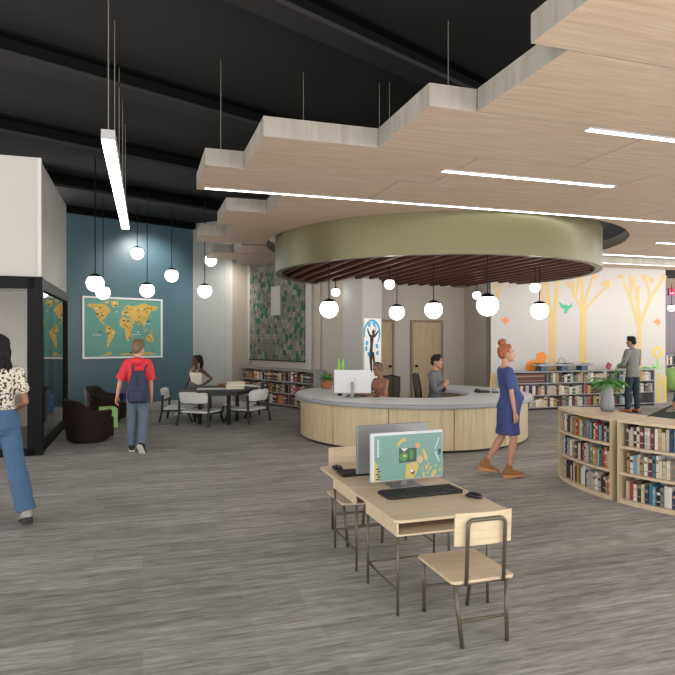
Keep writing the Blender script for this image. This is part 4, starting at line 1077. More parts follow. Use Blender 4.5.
# ================================================================== BOOKCASES AND BOOKS
PAL = [('white', (206, 202, 194)), ('cream', (196, 182, 154)), ('tan', (150, 124, 96)), ('dark brown', (58, 42, 36)), ('black', (26, 25, 26)), ('navy', (36, 44, 70)),
       ('sky blue', (96, 146, 174)), ('teal', (54, 104, 108)), ('red', (150, 46, 44)), ('maroon', (88, 36, 38)), ('orange', (176, 106, 58)), ('ochre', (172, 138, 70)),
       ('grey', (112, 109, 105)), ('pale grey', (162, 158, 152)), ('green', (66, 98, 74)), ('beige', (178, 166, 148))]
for n, c in PAL: M['book_' + n] = mat('book_cover_' + n.replace(' ', '_'), C(*c), 0.55)
WARM = [0, 0, 0, 1, 1, 2, 3, 3, 4, 4, 5, 6, 8, 9, 10, 11, 12, 12, 13, 13, 15, 15, 15, 7, 14]
def book_mesh(t, h, d, ci, band):
    """spine at y = 0 facing -y, book body behind it, x across the spine, standing on z = 0; the cover carries a printed band"""
    m = MB(); e = 0.003
    m.box((-t / 2 + e / 2, d / 2, h / 2), (e, d, h)); m.box((t / 2 - e / 2, d / 2, h / 2), (e, d, h)); m.box((0, e / 2, h / 2), (t - 2 * e, e, h))
    if band is not None:
        m.box((0, -0.0004, h * 0.72), (t * 0.86, 0.001, h * 0.16), mi=1)
        m.box((0, -0.0004, h * 0.25), (t * 0.86, 0.001, h * 0.05), mi=1)
    return m
def page_mesh(t, h, d): return MB().box((0, d / 2 + 0.001, h / 2), (t - 0.0065, d - 0.008, h - 0.012))
NB = [0]
def put_book(rb, c, rz, t, h, d, ci, label, group, pages):
    band = rb.choice([None, None, 0, 4, 2, 15])
    if band is not None and band == ci: band = None
    m = book_mesh(t, h, d, ci, band)
    mats = ['book_' + PAL[ci][0]] + (['book_' + PAL[band][0]] if band is not None else [])
    if not pages:
        m.box((0, d / 2 + 0.001, h / 2), (t - 0.0065, d - 0.008, h - 0.012), mi=len(mats)); mats.append('pages')
    o = m.build('book', mats); o.location = c; o.rotation_euler = (0, 0, rz)
    if pages: page_mesh(t, h, d).build('page_block', 'pages', o)
    tag(o, label, 'book', group); NB[0] += 1
def size_word(t, h, tm, hm): return ('thick ' if t > tm else '') + ('tall ' if h > hm else '')

# ---- curved maple bookcases in front, centred on the reading nook
BC = (4.706, 7.235); BR0, BR1, BZ = 1.47, 2.0, 0.865
def curved_case(label, a0, a1):
    am = radians((a0 + a1) / 2); o = V((BC[0] + BR1 * cos(am), BC[1] + BR1 * sin(am), 0))
    r = thing('curved_bookcase', label, 'bookcase', o)
    c = (BC[0] - o.x, BC[1] - o.y); da = math.degrees(0.03 / BR1)
    MB().arc(c, BR0, BR1, a0, a1, BZ - 0.03, BZ, 28).build('top', 'maple_x', r, auto=True)
    MB().arc(c, BR0 + 0.02, BR1 - 0.005, a0 + da, a1 - da, 0.0, 0.045, 28).build('base', 'maple_x', r, auto=True)
    for z in (0.295, 0.57): MB().arc(c, BR0 + 0.03, BR1 - 0.004, a0 + da, a1 - da, z, z + 0.026, 28).build('shelf', 'maple_x', r, auto=True)
    for b0, b1 in ((a0, a0 + da), (a1 - da, a1)): MB().arc(c, BR0, BR1, b0, b1, 0.0, BZ - 0.0302, 2).build('side_panel', 'maple_v', r)
    MB().arc(c, BR1 - 0.25, BR1 - 0.235, a0 + da, a1 - da, 0.045, BZ - 0.031, 28).build('back_panel', 'shelf_white', r, auto=True)
    MB().arc(c, BR0 + 0.005, BR0 + 0.025, a0 + da, a1 - da, 0.0452, BZ - 0.031, 28).build('inner_panel', 'maple_v', r, auto=True)
curved_case('curved maple bookcase with the grey vase on top', 171.0, 204.3)
curved_case('curved maple bookcase cut off by the right edge of the picture', 206.2, 240.0)
rb = random.Random(11)
for cname, a0, a1, grp in (('curved bookcase under the vase', 171.0 + 1.6, 204.3 - 1.4, 'books in the bookcase under the vase'), ('curved bookcase at right edge', 206.2 + 1.6, 224.6, 'books in the bookcase at the right edge')):
    for ri, (z, rn) in enumerate(((0.047, 'bottom'), (0.323, 'middle'), (0.598, 'top'))):
        a = a0 + rb.uniform(0.3, 0.9); k = 0
        while True:
            t = rb.uniform(0.022, 0.042); da = math.degrees(t / (BR1 - 0.19)) + 0.05
            if a + da > a1: break
            am = radians(a + da / 2); h = rb.uniform(0.165, 0.222); d = rb.uniform(0.14, 0.165)
            R = BR1 - rb.uniform(0.035, 0.055)
            ci = rb.choice(WARM)
            p = V((BC[0] + R * cos(am), BC[1] + R * sin(am), z))
            put_book(rb, p, am + pi / 2, t, h, d, ci, '%s%s book, %s from left, %s shelf, %s' % (size_word(t, h, 0.039, 0.214), PAL[ci][0], ORD[k], rn, cname), grp, True)
            a += da; k += 1
# ---- straight grey bookcases
def straight_case(name, label, o, rz, L, dp, zt, ndiv, levels):
    r = thing(name, label, 'bookcase', o, rz)             # x along, front face at y = 0
    MB().box((L / 2, dp / 2, zt - 0.014), (L, dp, 0.028)).build('top', 'shelf_grey', r, bevel=0.002)
    for i, z in enumerate(levels): MB().box((L / 2, dp / 2, z + 0.011), (L - 0.05, dp - 0.004, 0.022)).build('shelf' if i else 'base', 'shelf_grey', r)
    for x in (0.0125, L - 0.0125): MB().box((x, dp / 2, (zt - 0.0285) / 2), (0.025, dp, zt - 0.0285)).build('end_panel', 'shelf_grey', r, bevel=0.002)
    MB().box((L / 2, dp - 0.008, (zt - 0.03) / 2 + 0.01), (L - 0.052, 0.012, zt - 0.06)).build('back_panel', 'shelf_grey', r)
    for k in range(1, ndiv):
        for i, z in enumerate(levels):
            z1 = levels[i + 1] if i + 1 < len(levels) else zt - 0.03
            MB().box((L * k / ndiv, dp / 2 + 0.01, (z + 0.023 + z1) / 2), (0.012, dp - 0.04, z1 - z - 0.025)).build('divider', 'shelf_grey', r)
    return r
S0, S1 = s_at(509.5, 12.45), s_at(655, 12.45)
LEV = (0.045, 0.335, 0.625)
SO = st(S0, 12.45)
straight_case('long_bookcase', 'long low grey bookcase standing under the tree mural', SO, RA, S1 - S0, 0.36, 0.925, 4, LEV)
LS = S1 - S0
rb = random.Random(23)
def proj(p): return (337.5 + p.x * F / p.y, 339 - (p.z - H) * F / p.y)
for ri, (z, rn) in enumerate(zip(LEV, ('bottom', 'middle', 'top'))):
    x = 0.05; k = 0; div = [LS * q / 4 for q in (1, 2, 3)]; enc = 0
    while x < LS - 0.12:
        if rn == 'top' and x < 1.05:
            t = 0.072; ci = 3; h = 0.225
        else: t = rb.uniform(0.06, 0.10); ci = rb.choice(WARM); h = rb.uniform(0.17, 0.245)
        for dv in div:
            if x < dv + 0.009 and x + t > dv - 0.009: x = dv + 0.010
        d = rb.uniform(0.17, 0.21)
        c = SO + UV_ * (x + t / 2) + UU * 0.03 + V((0, 0, z + 0.0225))
        q = proj(c)
        hidden = (q[0] < 521 and rn != 'top') or (603 < q[0] < 612 and rn == 'bottom') or (625.5 < q[0] < 636.5 and rn != 'bottom') or q[0] < 513 or (rn == 'bottom' and q[0] > 639) or (rn == 'middle' and q[0] > 652)
        if not hidden:
            if ci == 3 and rn == 'top' and x < 1.05:
                m = book_mesh(t, h, d, 3, 2); m.box((0, d / 2, h / 2), (t - 0.0065, d - 0.008, h - 0.012), mi=2)
                o = m.build('encyclopedia_volume', ['book_maroon', 'book_tan', 'pages']); o.location = c; o.rotation_euler = (0, 0, RA)
                tag(o, 'matching brown volume in the set filling the top left of the mural bookcase', 'book', 'matching brown volumes in the mural bookcase'); NB[0] += 1
            else:
                put_book(rb, c, RA, t, h, d, ci, '%s%s book, %s along the %s shelf, mural bookcase' % (size_word(t, h, 0.08, 0.232), PAL[ci][0], ORD[k], rn), 'books in the mural bookcase', False)
            k += 1
        x += t + (rb.uniform(0.0, 0.002) if rb.random() < 0.95 else rb.uniform(0.04, 0.1))
# grey bookcase below the green panel
GO = V((-2.62, 16.636, 0)); GL = 3.1
straight_case('low_bookcase', 'low grey bookcase below the green triangle panel', GO, ang, GL, 0.33, 0.945, 3, LEV)
rb = random.Random(31)
for ri, (z, rn) in enumerate(zip(LEV, ('bottom', 'middle', 'top'))):
    x = 0.05; k = 0
    while x < GL - 0.1:
        t = rb.uniform(0.066, 0.096); h = rb.uniform(0.18, 0.24); d = rb.uniform(0.17, 0.2); ci = rb.choice([3, 3, 3, 4, 4, 4, 9, 9, 8, 0, 15, 2, 11, 12, 5, 10])
        for dv in (GL / 3, 2 * GL / 3):
            if x < dv + 0.009 and x + t > dv - 0.009: x = dv + 0.010
        c = GO + BV * (x + t / 2) + AV * 0.03 + V((0, 0, z + 0.0225)); q = proj(c)
        if q[0] < {'top': 318, 'middle': 304, 'bottom': 303.5}[rn] and not (rn == 'bottom' and q[0] < 256):
            put_book(rb, c, ang, t, h, d, ci, '%s%s book, %s along the %s shelf below green panel' % (size_word(t, h, 0.08, 0.23), PAL[ci][0], ORD[k], rn), 'books below the green panel', False)
            k += 1
        x += t + 0.001
o = MB().prism(rounded(-0.09, 0.09, 0, 0.02, 0.004), 0, 0.17).build('display_book', 'book_red'); p = GO + BV * 2.45 + AV * 0.004 + V((0, 0, LEV[1] + 0.023))
o.location = p; o.rotation_euler = (0, 0, ang); tag(o, 'bright red book facing forward at the right of the low grey bookcase', 'book')
# ---- on top of the mural bookcase
ZS = 0.926
for k, (px, lab) in enumerate(((542.5, 'left of three slate blue boxes under the display board'), (563, 'middle of three slate blue boxes under the display board'), (582.5, 'right of three slate blue boxes under the display board'))):
    c = st(s_at(px, 12.58), 12.6, ZS)
    o = thing('storage_box', lab, 'box', c, RA, 'slate blue boxes on the bookcase')
    MB().box((0, 0, 0.055), (0.19, 0.2, 0.11)).build('box_body', 'blue_box', o, bevel=0.004)
    MB().box((0, 0, 0.1185), (0.2, 0.21, 0.016)).build('lid', 'shelf_grey', o, bevel=0.003)
b0, b1 = s_at(535.5, 12.58), s_at(590, 12.58)
o = thing('display_board', 'long grey metal display board laid across the three slate boxes', 'display board', st((b0 + b1) / 2, 12.6, ZS + 0.127), RA)
BL = b1 - b0
MB().box((0, 0, 0.02), (BL, 0.28, 0.04)).build('board', 'chrome', o, bevel=0.004)
MB().box((0, -0.142, 0.02), (BL, 0.006, 0.05)).build('front_rail', 'shelf_grey', o)
rb = random.Random(5)
for k in range(6):
    x = st((b0 + b1) / 2, 12.6) + UV_ * (-BL / 2 + 0.16 + k * (BL - 0.32) / 5) + UU * rb.uniform(-0.04, 0.02)
    m = MB(); m.box((0, 0, 0.008), (0.2, 0.2, 0.014), mi=0); m.box((0.02, -0.02, 0.0155), (0.1, 0.08, 0.0012), mi=1)
    g = m.build('magazine', [('black_plastic', 'paper', 'grey_shell')[k % 3], ('paper', 'map_ink', 'paper')[k % 3]]); g.location = (x.x, x.y, ZS + 0.1695); g.rotation_euler = (0, 0, RA + rb.uniform(-0.3, 0.3))
    tag(g, '%s magazine, %s from the left on the display board' % (('dark', 'white', 'grey')[k % 3], ORD[k]), 'magazine', 'magazines on the display board')
x = st(s_at(562, 12.58), 12.6, ZS + 0.184)
o = thing('wire_stand', 'small bent chrome wire stand on the middle of the display board', 'stand', x, RA)  # wire stand only, gives no light
MB().tube([(-0.1, 0, 0.008), (-0.06, 0, 0.09), (0.0, 0, 0.13), (0.06, 0, 0.1), (0.1, 0, 0.02), (0.11, 0, 0.008)], 0.008, 8).build('wire_arch', 'chrome', o, smooth=True)
MB().box((0, 0, 0.004), (0.24, 0.08, 0.008)).build('foot_plate', 'chrome', o)
c = st(s_at(610, 12.58), 12.62, ZS)
o = MB().box((0, 0, 0.055), (0.13, 0.03, 0.15), rot=Matrix.Rotation(0.5, 3, 'Y')).build('leaning_book', 'book_red'); o.location = c + V((0, 0, 0.034)); o.rotation_euler = (0, 0, RA); tag(o, 'bright red book leaning on top of the mural bookcase behind the fern', 'book')

# ---- vase with fern leaves on the curved bookcase
vc = fl(608, 411.2, BZ)
o = thing('vase', 'ribbed grey vase full of drooping fern fronds on the curved bookcase', 'vase', V((vc.x, vc.y + 0.02, BZ + 0.001)))
MB().lathe([(0.052, 0), (0.07, 0.01), (0.075, 0.05), (0.073, 0.10), (0.063, 0.18), (0.053, 0.26), (0.05, 0.30), (0.055, 0.325), (0.046, 0.325), (0.04, 0.29)], n=72, ribs=18, rdep=0.035).build('vase_body', 'vase', o, smooth=True)
rv = random.Random(9)
def frond(dirv, L, droop, lw, name='fern_frond'):
    f = MB(); p = V((rv.uniform(-0.015, 0.015), rv.uniform(-0.015, 0.015), 0.31)); d = V(dirv).normalized(); N_ = 16; pts = [p.copy()]
    for k in range(N_):
        p = p + d * (L / N_); d = (d + V((0, 0, -droop / N_))).normalized(); pts.append(p.copy())
        s_ = d.cross(V((0, 0, 1))).normalized()
        if k > 1:
            ll = lw * (sin(pi * min(0.98, (k + 1) / (N_ + 1))) ** 0.6)
            for sg in (-1, 1): leaf_blade(f, p, s_ * sg + d * 0.55 + V((0, 0, 0.1)), ll, 0.013, 0.5, segs=4)
    leaf_blade(f, p, d, 0.05, 0.02, 0.3, segs=4)
    f.tube(pts, 0.0028, 5); f.build(name, 'leaf', o, smooth=True)
fr = random.Random(4)
FR = [(cos(a), sin(a), e, L, 2.3) for a, e, L in [(2 * pi * k / 13 + fr.uniform(-.2, .2), fr.uniform(0.7, 1.9), fr.uniform(0.17, 0.26)) for k in range(15)]]
FR += [(1, 0.1, 0.6, 0.27, 1.3), (1, -0.2, 0.7, 0.24, 1.5), (0.8, 0.1, 1.0, 0.36, 0.8), (0.7, 0.2, 1.4, 0.40, 0.7)]
for dx, dy, dz, L, dr in FR:
    frond((dx, dy, dz), L, dr, 0.075)

# ================================================================== FAR RIGHT CORNER
o = MB().prism([(6.45, 12.95), (9.28, 16.55), (13.0, 15.0), (10.5, 10.5)], 0.0, 0.012).build('rug', 'moss'); tag(o, 'dark green rug under the seated foot at the right edge', 'rug')
c = V((8.42, 14.38, 0.012))
cube_seat('ottoman', 'pale grey cube seat under the sitter at the right edge', c, 0.3, 0.45, 0.36, 'shelf_white', 'ottoman')
p = at(672, 378, 19.6); 
r = thing('tub_chair', 'lime green tub chair far off at the right edge', 'armchair', V((p.x + 0.15, 19.6, 0)))
MB().lathe([(0.26, 0.06), (0.36, 0.2), (0.40, 0.5), (0.40, 0.74), (0.35, 0.76), (0.33, 0.5), (0.2, 0.42)], n=28).build('shell', 'lime', r, smooth=True)
MB().lathe([(0.2, 0.0), (0.22, 0.02), (0.08, 0.05), (0.05, 0.08)], n=20).build('pedestal', 'chrome', r, smooth=True)
q0, q1 = s_at(666.2, 16.8), s_at(690, 16.8)
FO2 = st(q0, 16.8)
straight_case('far_bookcase', 'grey bookcase far back beyond the end of the mural wall', FO2, RA, q1 - q0, 0.34, 1.15, 2, (0.05, 0.42, 0.79))
rb = random.Random(41)
for z, rn in ((0.42, 'middle'), (0.79, 'top')):
    x = 0.04
    for k in range(4):
        t = rb.uniform(0.07, 0.1); ci = rb.choice(WARM)
        put_book(rb, FO2 + UV_ * (x + t / 2) + UU * 0.03 + V((0, 0, z + 0.0225)), RA, t, rb.uniform(0.22, 0.3), 0.2, ci, '%s book, %s along the %s shelf of the far bookcase' % (PAL[ci][0], ORD[k], rn), 'books in the far bookcase', False); x += t + 0.001
p = at(671.5, 292.2, 20.5)
o = thing('wall_sign', 'red and magenta sign high up in the far right corner', 'sign', V((p.x, 20.45, p.z)), RA)
MB().box((0.14, 0, 0), (0.62, 0.05, 0.24)).build('sign_board', 'purple', o, bevel=0.004)
MB().box((-0.04, -0.028, 0), (0.24, 0.006, 0.22)).build('red_field', 'red', o)
m = MB(); m.box((-0.04, -0.033, -0.04), (0.16, 0.004, 0.04)); m.box((0.22, -0.028, 0.03), (0.16, 0.004, 0.03)); m.box((0.19, -0.028, -0.01), (0.05, 0.004, 0.03)); m.build('symbols', 'paper', o)
globe(671.6, 308, 3.6, 0.22, 3.9, 'tiny globe pendant far off at the right edge', 'globe pendants by the far right corner')
# ================================================================== PEOPLE
SKIN = {'light': mat('skin_light', C(196, 152, 130), 0.55), 'tan': mat('skin_tan', C(172, 127, 103), 0.55), 'brown': mat('skin_brown', C(134, 94, 72), 0.5), 'dark': mat('skin_dark', C(84, 54, 42), 0.45)}
M['eye_white'] = mat('eye_white', C(226, 222, 216), 0.3); M['iris'] = mat('iris', C(40, 28, 22), 0.3); M['lip'] = mat('lip', C(160, 84, 78), 0.5)
def displace(me, fn):
    n = len(me.vertices); co = [0.0] * (3 * n); nr = [0.0] * (3 * n)
    me.vertices.foreach_get('co', co); me.vertices.foreach_get('normal', nr)
    for i in range(n):
        k = fn(V(co[3 * i:3 * i + 3]))
        for j in range(3): co[3 * i + j] += nr[3 * i + j] * k
    me.vertices.foreach_set('co', co); me.update()
TS = bpy.data.scenes.new('workbench')
def remeshed(name, mb, m, parent, vox, smooth=3, fac=0.5):
    o = mb.build(name, m)
    md = o.modifiers.new('r', 'REMESH'); md.mode = 'VOXEL'; md.voxel_size = vox; md.use_smooth_shade = True
    if smooth:
        s = o.modifiers.new('s', 'SMOOTH'); s.iterations = smooth; s.factor = fac
    COL.objects.unlink(o); TS.collection.objects.link(o)
    vl = TS.view_layers[0]; vl.update(); dg = vl.depsgraph
    me = bpy.data.meshes.new_from_object(o.evaluated_get(dg))
    TS.collection.objects.unlink(o); COL.objects.link(o)
    old = o.data; o.modifiers.clear(); o.data = me; bpy.data.meshes.remove(old); me.name = name
    me.polygons.foreach_set('use_smooth', [True] * len(me.polygons))
    me.materials.clear()
    me.materials.append(M[m] if isinstance(m, str) else m)
    if parent is not None: o.parent = parent
    return o
def R3(ax, deg): return Matrix.Rotation(radians(deg), 3, ax)
def limb(mb, pts, radii, n=12, flat=1.0):
    mb.tube(pts, radii, n, 0, flat)
    for p, r in ((pts[0], radii[0]), (pts[-1], radii[-1])): mb.ball(p, r * 0.97, seg=12, rin=8)
def nv(v): return V(v).normalized()
def hand(mb, w, fd, thumb, Hh, curl=25, side=1):
    """five fingers on a palm; fd along the forearm, thumb = direction the thumb side faces"""
    f = nv(fd); t = V(thumb); t = (t - f * t.dot(f)).normalized(); n = f.cross(t) * side       # n: the palm side
    s = Hh / 1.7
    L = 0.092 * s
    mb.loft([(w - f * 0.012 * s, t * 0.026 * s, n * 0.019 * s), (w + f * 0.03 * s, t * 0.036 * s, n * 0.016 * s), (w + f * L * 0.8, t * 0.042 * s, n * 0.014 * s), (w + f * L, t * 0.036 * s, n * 0.011 * s)], 12)
    for k, (off, fl_, r) in enumerate(((0.031, 0.068, 0.0085), (0.0105, 0.078, 0.009), (-0.0105, 0.073, 0.0085), (-0.031, 0.056, 0.0075))):
        p = w + f * (L * 0.85) + t * off * s; d = f.copy(); pts = [p]; rr = [r * s]
        d = (f + t * off * 2.0).normalized()
        for j, q in enumerate((0.55, 0.42, 0.34)):
            ax = d.cross(n).normalized()
            d = (Matrix.Rotation(radians(curl * (0.7 + 0.35 * j)), 3, ax) @ d).normalized()
            p = p + d * fl_ * s * q * 0.85; pts.append(p); rr.append(r * s * (0.96 - 0.09 * j))
        limb(mb, pts, rr, 8)
    p = w + f * 0.022 * s + t * 0.024 * s + n * 0.004 * s
    d = (f * 0.75 + t * 0.7 + n * 0.25).normalized(); q = p + d * 0.04 * s; d2 = (f * 0.95 + t * 0.25 + n * 0.3).normalized()
    limb(mb, [p, q, q + d2 * 0.036 * s], [0.0125 * s, 0.0105 * s, 0.0088 * s], 8)
HEADP = [(-0.02, .07, .30, .06), (0.02, .13, .385, .02), (.09, .21, .41, -.08), (.2, .265, .405, -.22), (.33, .305, .405, -.36), (.45, .325, .395, -.42), (.56, .34, .40, -.45), (.68, .345, .405, -.46), (.8, .315, .37, -.44), (.9, .245, .28, -.36), (.97, .14, .15, -.24), (1.0, .04, .0, -.12)]
def person(label, loc, facing, Hh, pose, skin, wear, hair, male=True, vox=0.0075, girth=1.0, ground=0.0, name='person', hs=1.0, shs=1.0):
    s = Hh
    sh = (0.112 * s if male else 0.098 * s) * shs
    hp = 0.048 * s
    lean, sidel, twist = pose.get('lean', 0), pose.get('side', 0), pose.get('twist', 0)
    RT = R3('Y', sidel) @ R3('X', -lean)                    # lean > 0 tips forward
    hipsR = R3('Z', pose.get('hips', 0))
    up = RT @ V((0, 0, 1))
    CR = RT @ R3('Z', twist)
    cx, cf = CR @ V((1, 0, 0)), CR @ V((0, 1, 0))
    px_, pf = hipsR @ V((1, 0, 0)), hipsR @ V((0, 1, 0))
    def T(h, fx=0.0): return up * (h * s) + cf * (fx * s)
    def mixax(k, rx, ry): return (px_.lerp(cx, k)) * rx * s, (pf.lerp(cf, k)) * ry * s
    hipJ = {+1: px_ * hp, -1: -px_ * hp}
    legs = {}
    for sg, key in ((+1, 'legR'), (-1, 'legL')):
        th, shn = nv(pose[key][0]), nv(pose[key][1])
        kn = hipJ[sg] + th * 0.245 * s; an = kn + shn * 0.238 * s
        fd = nv(pose[key][2]) if len(pose[key]) > 2 else V((0, 1, 0))
        legs[sg] = (hipJ[sg], kn, an, fd)
    ah = 0.042 * s + wear.get('heel', 0.0)
    low = min(l[2].z - (ah if l[3].z > -0.35 else 0.03 * s) for l in legs.values())
    if 'seat' in pose: dz = pose['seat'] + 0.062 * s
    else: dz = -low
    base = V((0, 0, dz + ground))
    off = V((0, 0, dz))
    # ---- one continuous skin surface
    b = MB()
    gw = girth
    bel = wear.get('belly', 0.0)
    def torso(extra, rings):
        out = []
        for h, rx, ry, fx in rings:
            k = min(1, max(0, h / 0.2)); ax, ay = mixax(k, rx * gw, ry * gw)
            ax = ax * (1 + extra / (rx * gw * s)); ay = ay * (1 + extra / (ry * gw * s))
            out.append((off + T(h, fx), ax, ay))
        return out
    shw = sh / s
    if male: TR = [(-0.05, .080, .054, -.004), (-0.01, .095, .064, -.008), (0.03, .094, .062, -.004), (0.10, .082, .054, 0.004), (0.17, .092, .060, 0.008), (0.235, .102, .063, .006), (0.28, .098, .054, -.002), (0.305, .070, .044, -.006), (0.325, .040, .038, -.004)]
    else: TR = [(-0.05, .086, .058, -.004), (-0.01, .100, .068, -.010), (0.03, .094, .062, -.004), (0.10, .070, .048, 0.002), (0.17, .080, .056, 0.010), (0.225, .088, .064, .012), (0.275, .086, .048, -.002), (0.302, .058, .038, -.006), (0.325, .032, .033, -.004)]
    if bel: TR = [(h, rx, ry + bel * 0.5 * math.exp(-((h - 0.075) / 0.06) ** 2), fx + bel * 0.5 * math.exp(-((h - 0.075) / 0.06) ** 2)) for h, rx, ry, fx in TR[:3]] + [(0.07, .078, .052 + bel * .5, .002 + bel * .5)] + [(h, rx, ry + bel * 0.5 * math.exp(-((h - 0.075) / 0.06) ** 2), fx + bel * 0.5 * math.exp(-((h - 0.075) / 0.06) ** 2)) for h, rx, ry, fx in TR[3:]]
    b.loft(torso(0, TR), 20)
    # neck and head
    hd = pose.get('head', (0, 0)); HR_ = CR @ R3('Z', hd[0]) @ R3('X', -hd[1])
    nb = off + T(0.315, -0.004); hh = 0.135 * s * hs
    chin_ax = off + T(0.353, 0.010)
    hz, hf, hx = HR_ @ V((0, 0, 1)), HR_ @ V((0, 1, 0)), HR_ @ V((1, 0, 0))
    b.tube([nb - up * 0.02 * s, nb + up * 0.015 * s, chin_ax + hz * 0.02 * s - hf * 0.008 * s], [0.038 * s * (1 if male else .86), 0.033 * s * (1 if male else .84), 0.032 * s * (1 if male else .86)], 14)
    def HP(x, f, z): return chin_ax + hx * (x * hh) + hf * (f * hh) + hz * (z * hh)
    b.loft([(HP(0, (f + k) / 2, z), hx * (w * hh), hf * ((f - k) / 2 * hh)) for z, w, f, k in HEADP], 20)
    b.tube([HP(0, .39, .53), HP(0, .44, .44), HP(0, .485, .345), HP(0, .42, .31)], [0.035 * hh, 0.045 * hh, 0.06 * hh, 0.04 * hh], 8)
    b.ball(HP(-.055, .41, .335), 0.045 * hh, seg=8, rin=6); b.ball(HP(.055, .41, .335), 0.045 * hh, seg=8, rin=6)
    b.ball(HP(0, .375, .05), (0.11 * hh, 0.06 * hh, 0.06 * hh), seg=10, rin=8)
    for q in (-1, 1):
        b.ball(HP(q * .345, -.02, .45), (0.035 * hh, 0.07 * hh, 0.12 * hh), rot=HR_, seg=10, rin=8)
        b.ball(HP(q * .16, .33, .585), (0.13 * hh, 0.08 * hh, 0.035 * hh), rot=HR_, seg=10, rin=6)
    # arms
    arms = {}
    for sg, key in ((+1, 'armR'), (-1, 'armL')):
        S = off + T(0.283, -0.006) + cx * sg * sh
        u, f = nv(pose[key][0]), nv(pose[key][1]); E = S + u * 0.172 * s; W = E + f * 0.148 * s
        arms[sg] = (S, E, W, f)
        k = 1.0 if male else 0.84
        limb(b, [S, S + u * 0.05 * s, S.lerp(E, .6), E, E.lerp(W, .3), E.lerp(W, .75), W], [r * s * k for r in (.029, .029, .026, .0215, .0225, .018, .0145)])
        hp_ = pose[key]
        th_ = hp_[2] if len(hp_) > 2 else (0, 1, 0)
        hand(b, W, hp_[3] if len(hp_) > 3 else f, th_, s * (1.0 if male else 0.94), hp_[4] if len(hp_) > 4 else 22, side=sg * -1)
        b.loft([(off + T(0.262, -.002) + cx * sg * sh * .45, up * 0.046 * s, cf * 0.045 * s * gw), (S + cx * sg * 0.0, up * 0.03 * s, cf * 0.03 * s)], 12)
    for sg, (h0, kn, an, fd) in legs.items():
        k = 1.0 if male else 0.97
        q = [off + h0 + V((0, 0, 0.01 * s)), off + h0.lerp(kn, .35), off + h0.lerp(kn, .75), off + kn, off + kn.lerp(an, .28), off + kn.lerp(an, .7), off + an]
        bk = (kn - h0).normalized().cross((an - kn).normalized()); 
        limb(b, q, [r * s * k for r in (.044, .045, .036, .0305, .033, .0235, .0185)])
        f = fd; sd = f.cross(V((0, 0, 1))).normalized() if abs(f.z) < .95 else V((1, 0, 0)); upv = sd.cross(f)
        A = off + an
        fl_ = 0.15 * s
        b.loft([(A - f * 0.035 * s - upv * .026 * s, sd * .016 * s, upv * .014 * s), (A - f * .02 * s - upv * .02 * s, sd * .019 * s, upv * .02 * s), (A + f * .02 * s - upv * .016 * s, sd * .021 * s, upv * .024 * s), (A + f * .06 * s - upv * .026 * s, sd * .026 * s, upv * .0155 * s), (A + f * .095 * s - upv * .033 * s, sd * .026 * s, upv * .009 * s), (A + f * .112 * s - upv * .035 * s, sd * .016 * s, upv * .006 * s)], 12)
    rz = face(*facing)
    root = remeshed(name, b, SKIN[skin], None, vox, 2)
    root.location = V(loc) + V((0, 0, ground)); root.rotation_euler = (0, 0, rz)
    tag(root, label, 'person')
    # ---- face
    for q in (-1, 1):
        e = MB(); e.ball(HP(q * .135, .385, .50), (0.052 * hh, 0.03 * hh, 0.027 * hh), rot=HR_, seg=12, rin=8); eo = e.build('eye', 'eye_white', root, smooth=True)
        e = MB(); e.ball(HP(q * .135, .408, .50), (0.024 * hh, 0.014 * hh, 0.024 * hh), rot=HR_, seg=10, rin=8); e.build('iris', 'iris', eo, smooth=True)
        e = MB(); e.tube([HP(q * .065, .415, .575), HP(q * .14, .41, .60), HP(q * .215, .365, .575)], [0.016 * hh, 0.02 * hh, 0.01 * hh], 6); e.build('eyebrow', hair['mat'], root, smooth=True)
    e = MB(); e.tube([HP(-.10, .385, .195), HP(-.04, .418, .205), HP(.04, .418, .205), HP(.10, .385, .195)], [0.012 * hh, 0.032 * hh, 0.032 * hh, 0.012 * hh], 8); e.build('mouth', 'lip', root, smooth=True)
    # ---- hair
    hm = MB()
    for (x, f, z), r in hair['blobs']: hm.ball(HP(x, f, z), tuple(q * hh for q in r), rot=HR_, seg=20, rin=14)
    for pts, rr in hair.get('locks', []): limb(hm, [HP(*p) for p in pts], [q * hh for q in rr], 10)
    ho = remeshed('hair', hm, hair['mat'], root, 0.007, 2)
    nz = hair.get('rough', 0.012)
    displace(ho.data, lambda q: (noise.noise(V((q.x * 38, q.y * 38, q.z * 20))) + 0.6 * noise.noise(q * 90)) * nz * 0.5)
    # ---- clothes
    def sleeve(mb, sg, frac, ex, flare=0.0):
        S, E, W, f = arms[sg]; k = 1.0 if male else 0.84
        pts = [S, S.lerp(E, .3)]; rr = [.030 * s * k + ex, .029 * s * k + ex + flare * .3]
        if frac <= 1: pts.append(S.lerp(E, frac)); rr.append(.026 * s * k + ex + flare)
        else: pts += [S.lerp(E, .7), E, E.lerp(W, .35), E.lerp(W, frac - 1)]; rr += [.026 * s * k + ex, .0225 * s * k + ex, .0225 * s * k + ex, .0165 * s * k + ex + flare]
        mb.tube(pts, rr, 14); mb.ball(S, rr[0], seg=12, rin=8)
        if len(pts) > 3: mb.ball(E, rr[3], seg=12, rin=8)
        mb.loft([(off + T(0.262, -.002) + cx * sg * sh * .45, up * (0.046 * s + ex), cf * (0.045 * s * gw + ex)), (S, up * (0.03 * s + ex), cf * (0.03 * s + ex))], 12)
    ctx = dict(off=off, T=T, torso=torso, TR=TR, arms=arms, legs=legs, s=s, cx=cx, cf=cf, up=up, px=px_, pf=pf, sleeve=sleeve, HP=HP, hh=hh, root=root, sh=sh, mixax=mixax, male=male, gw=gw)
    for g in wear['items']: g(ctx)
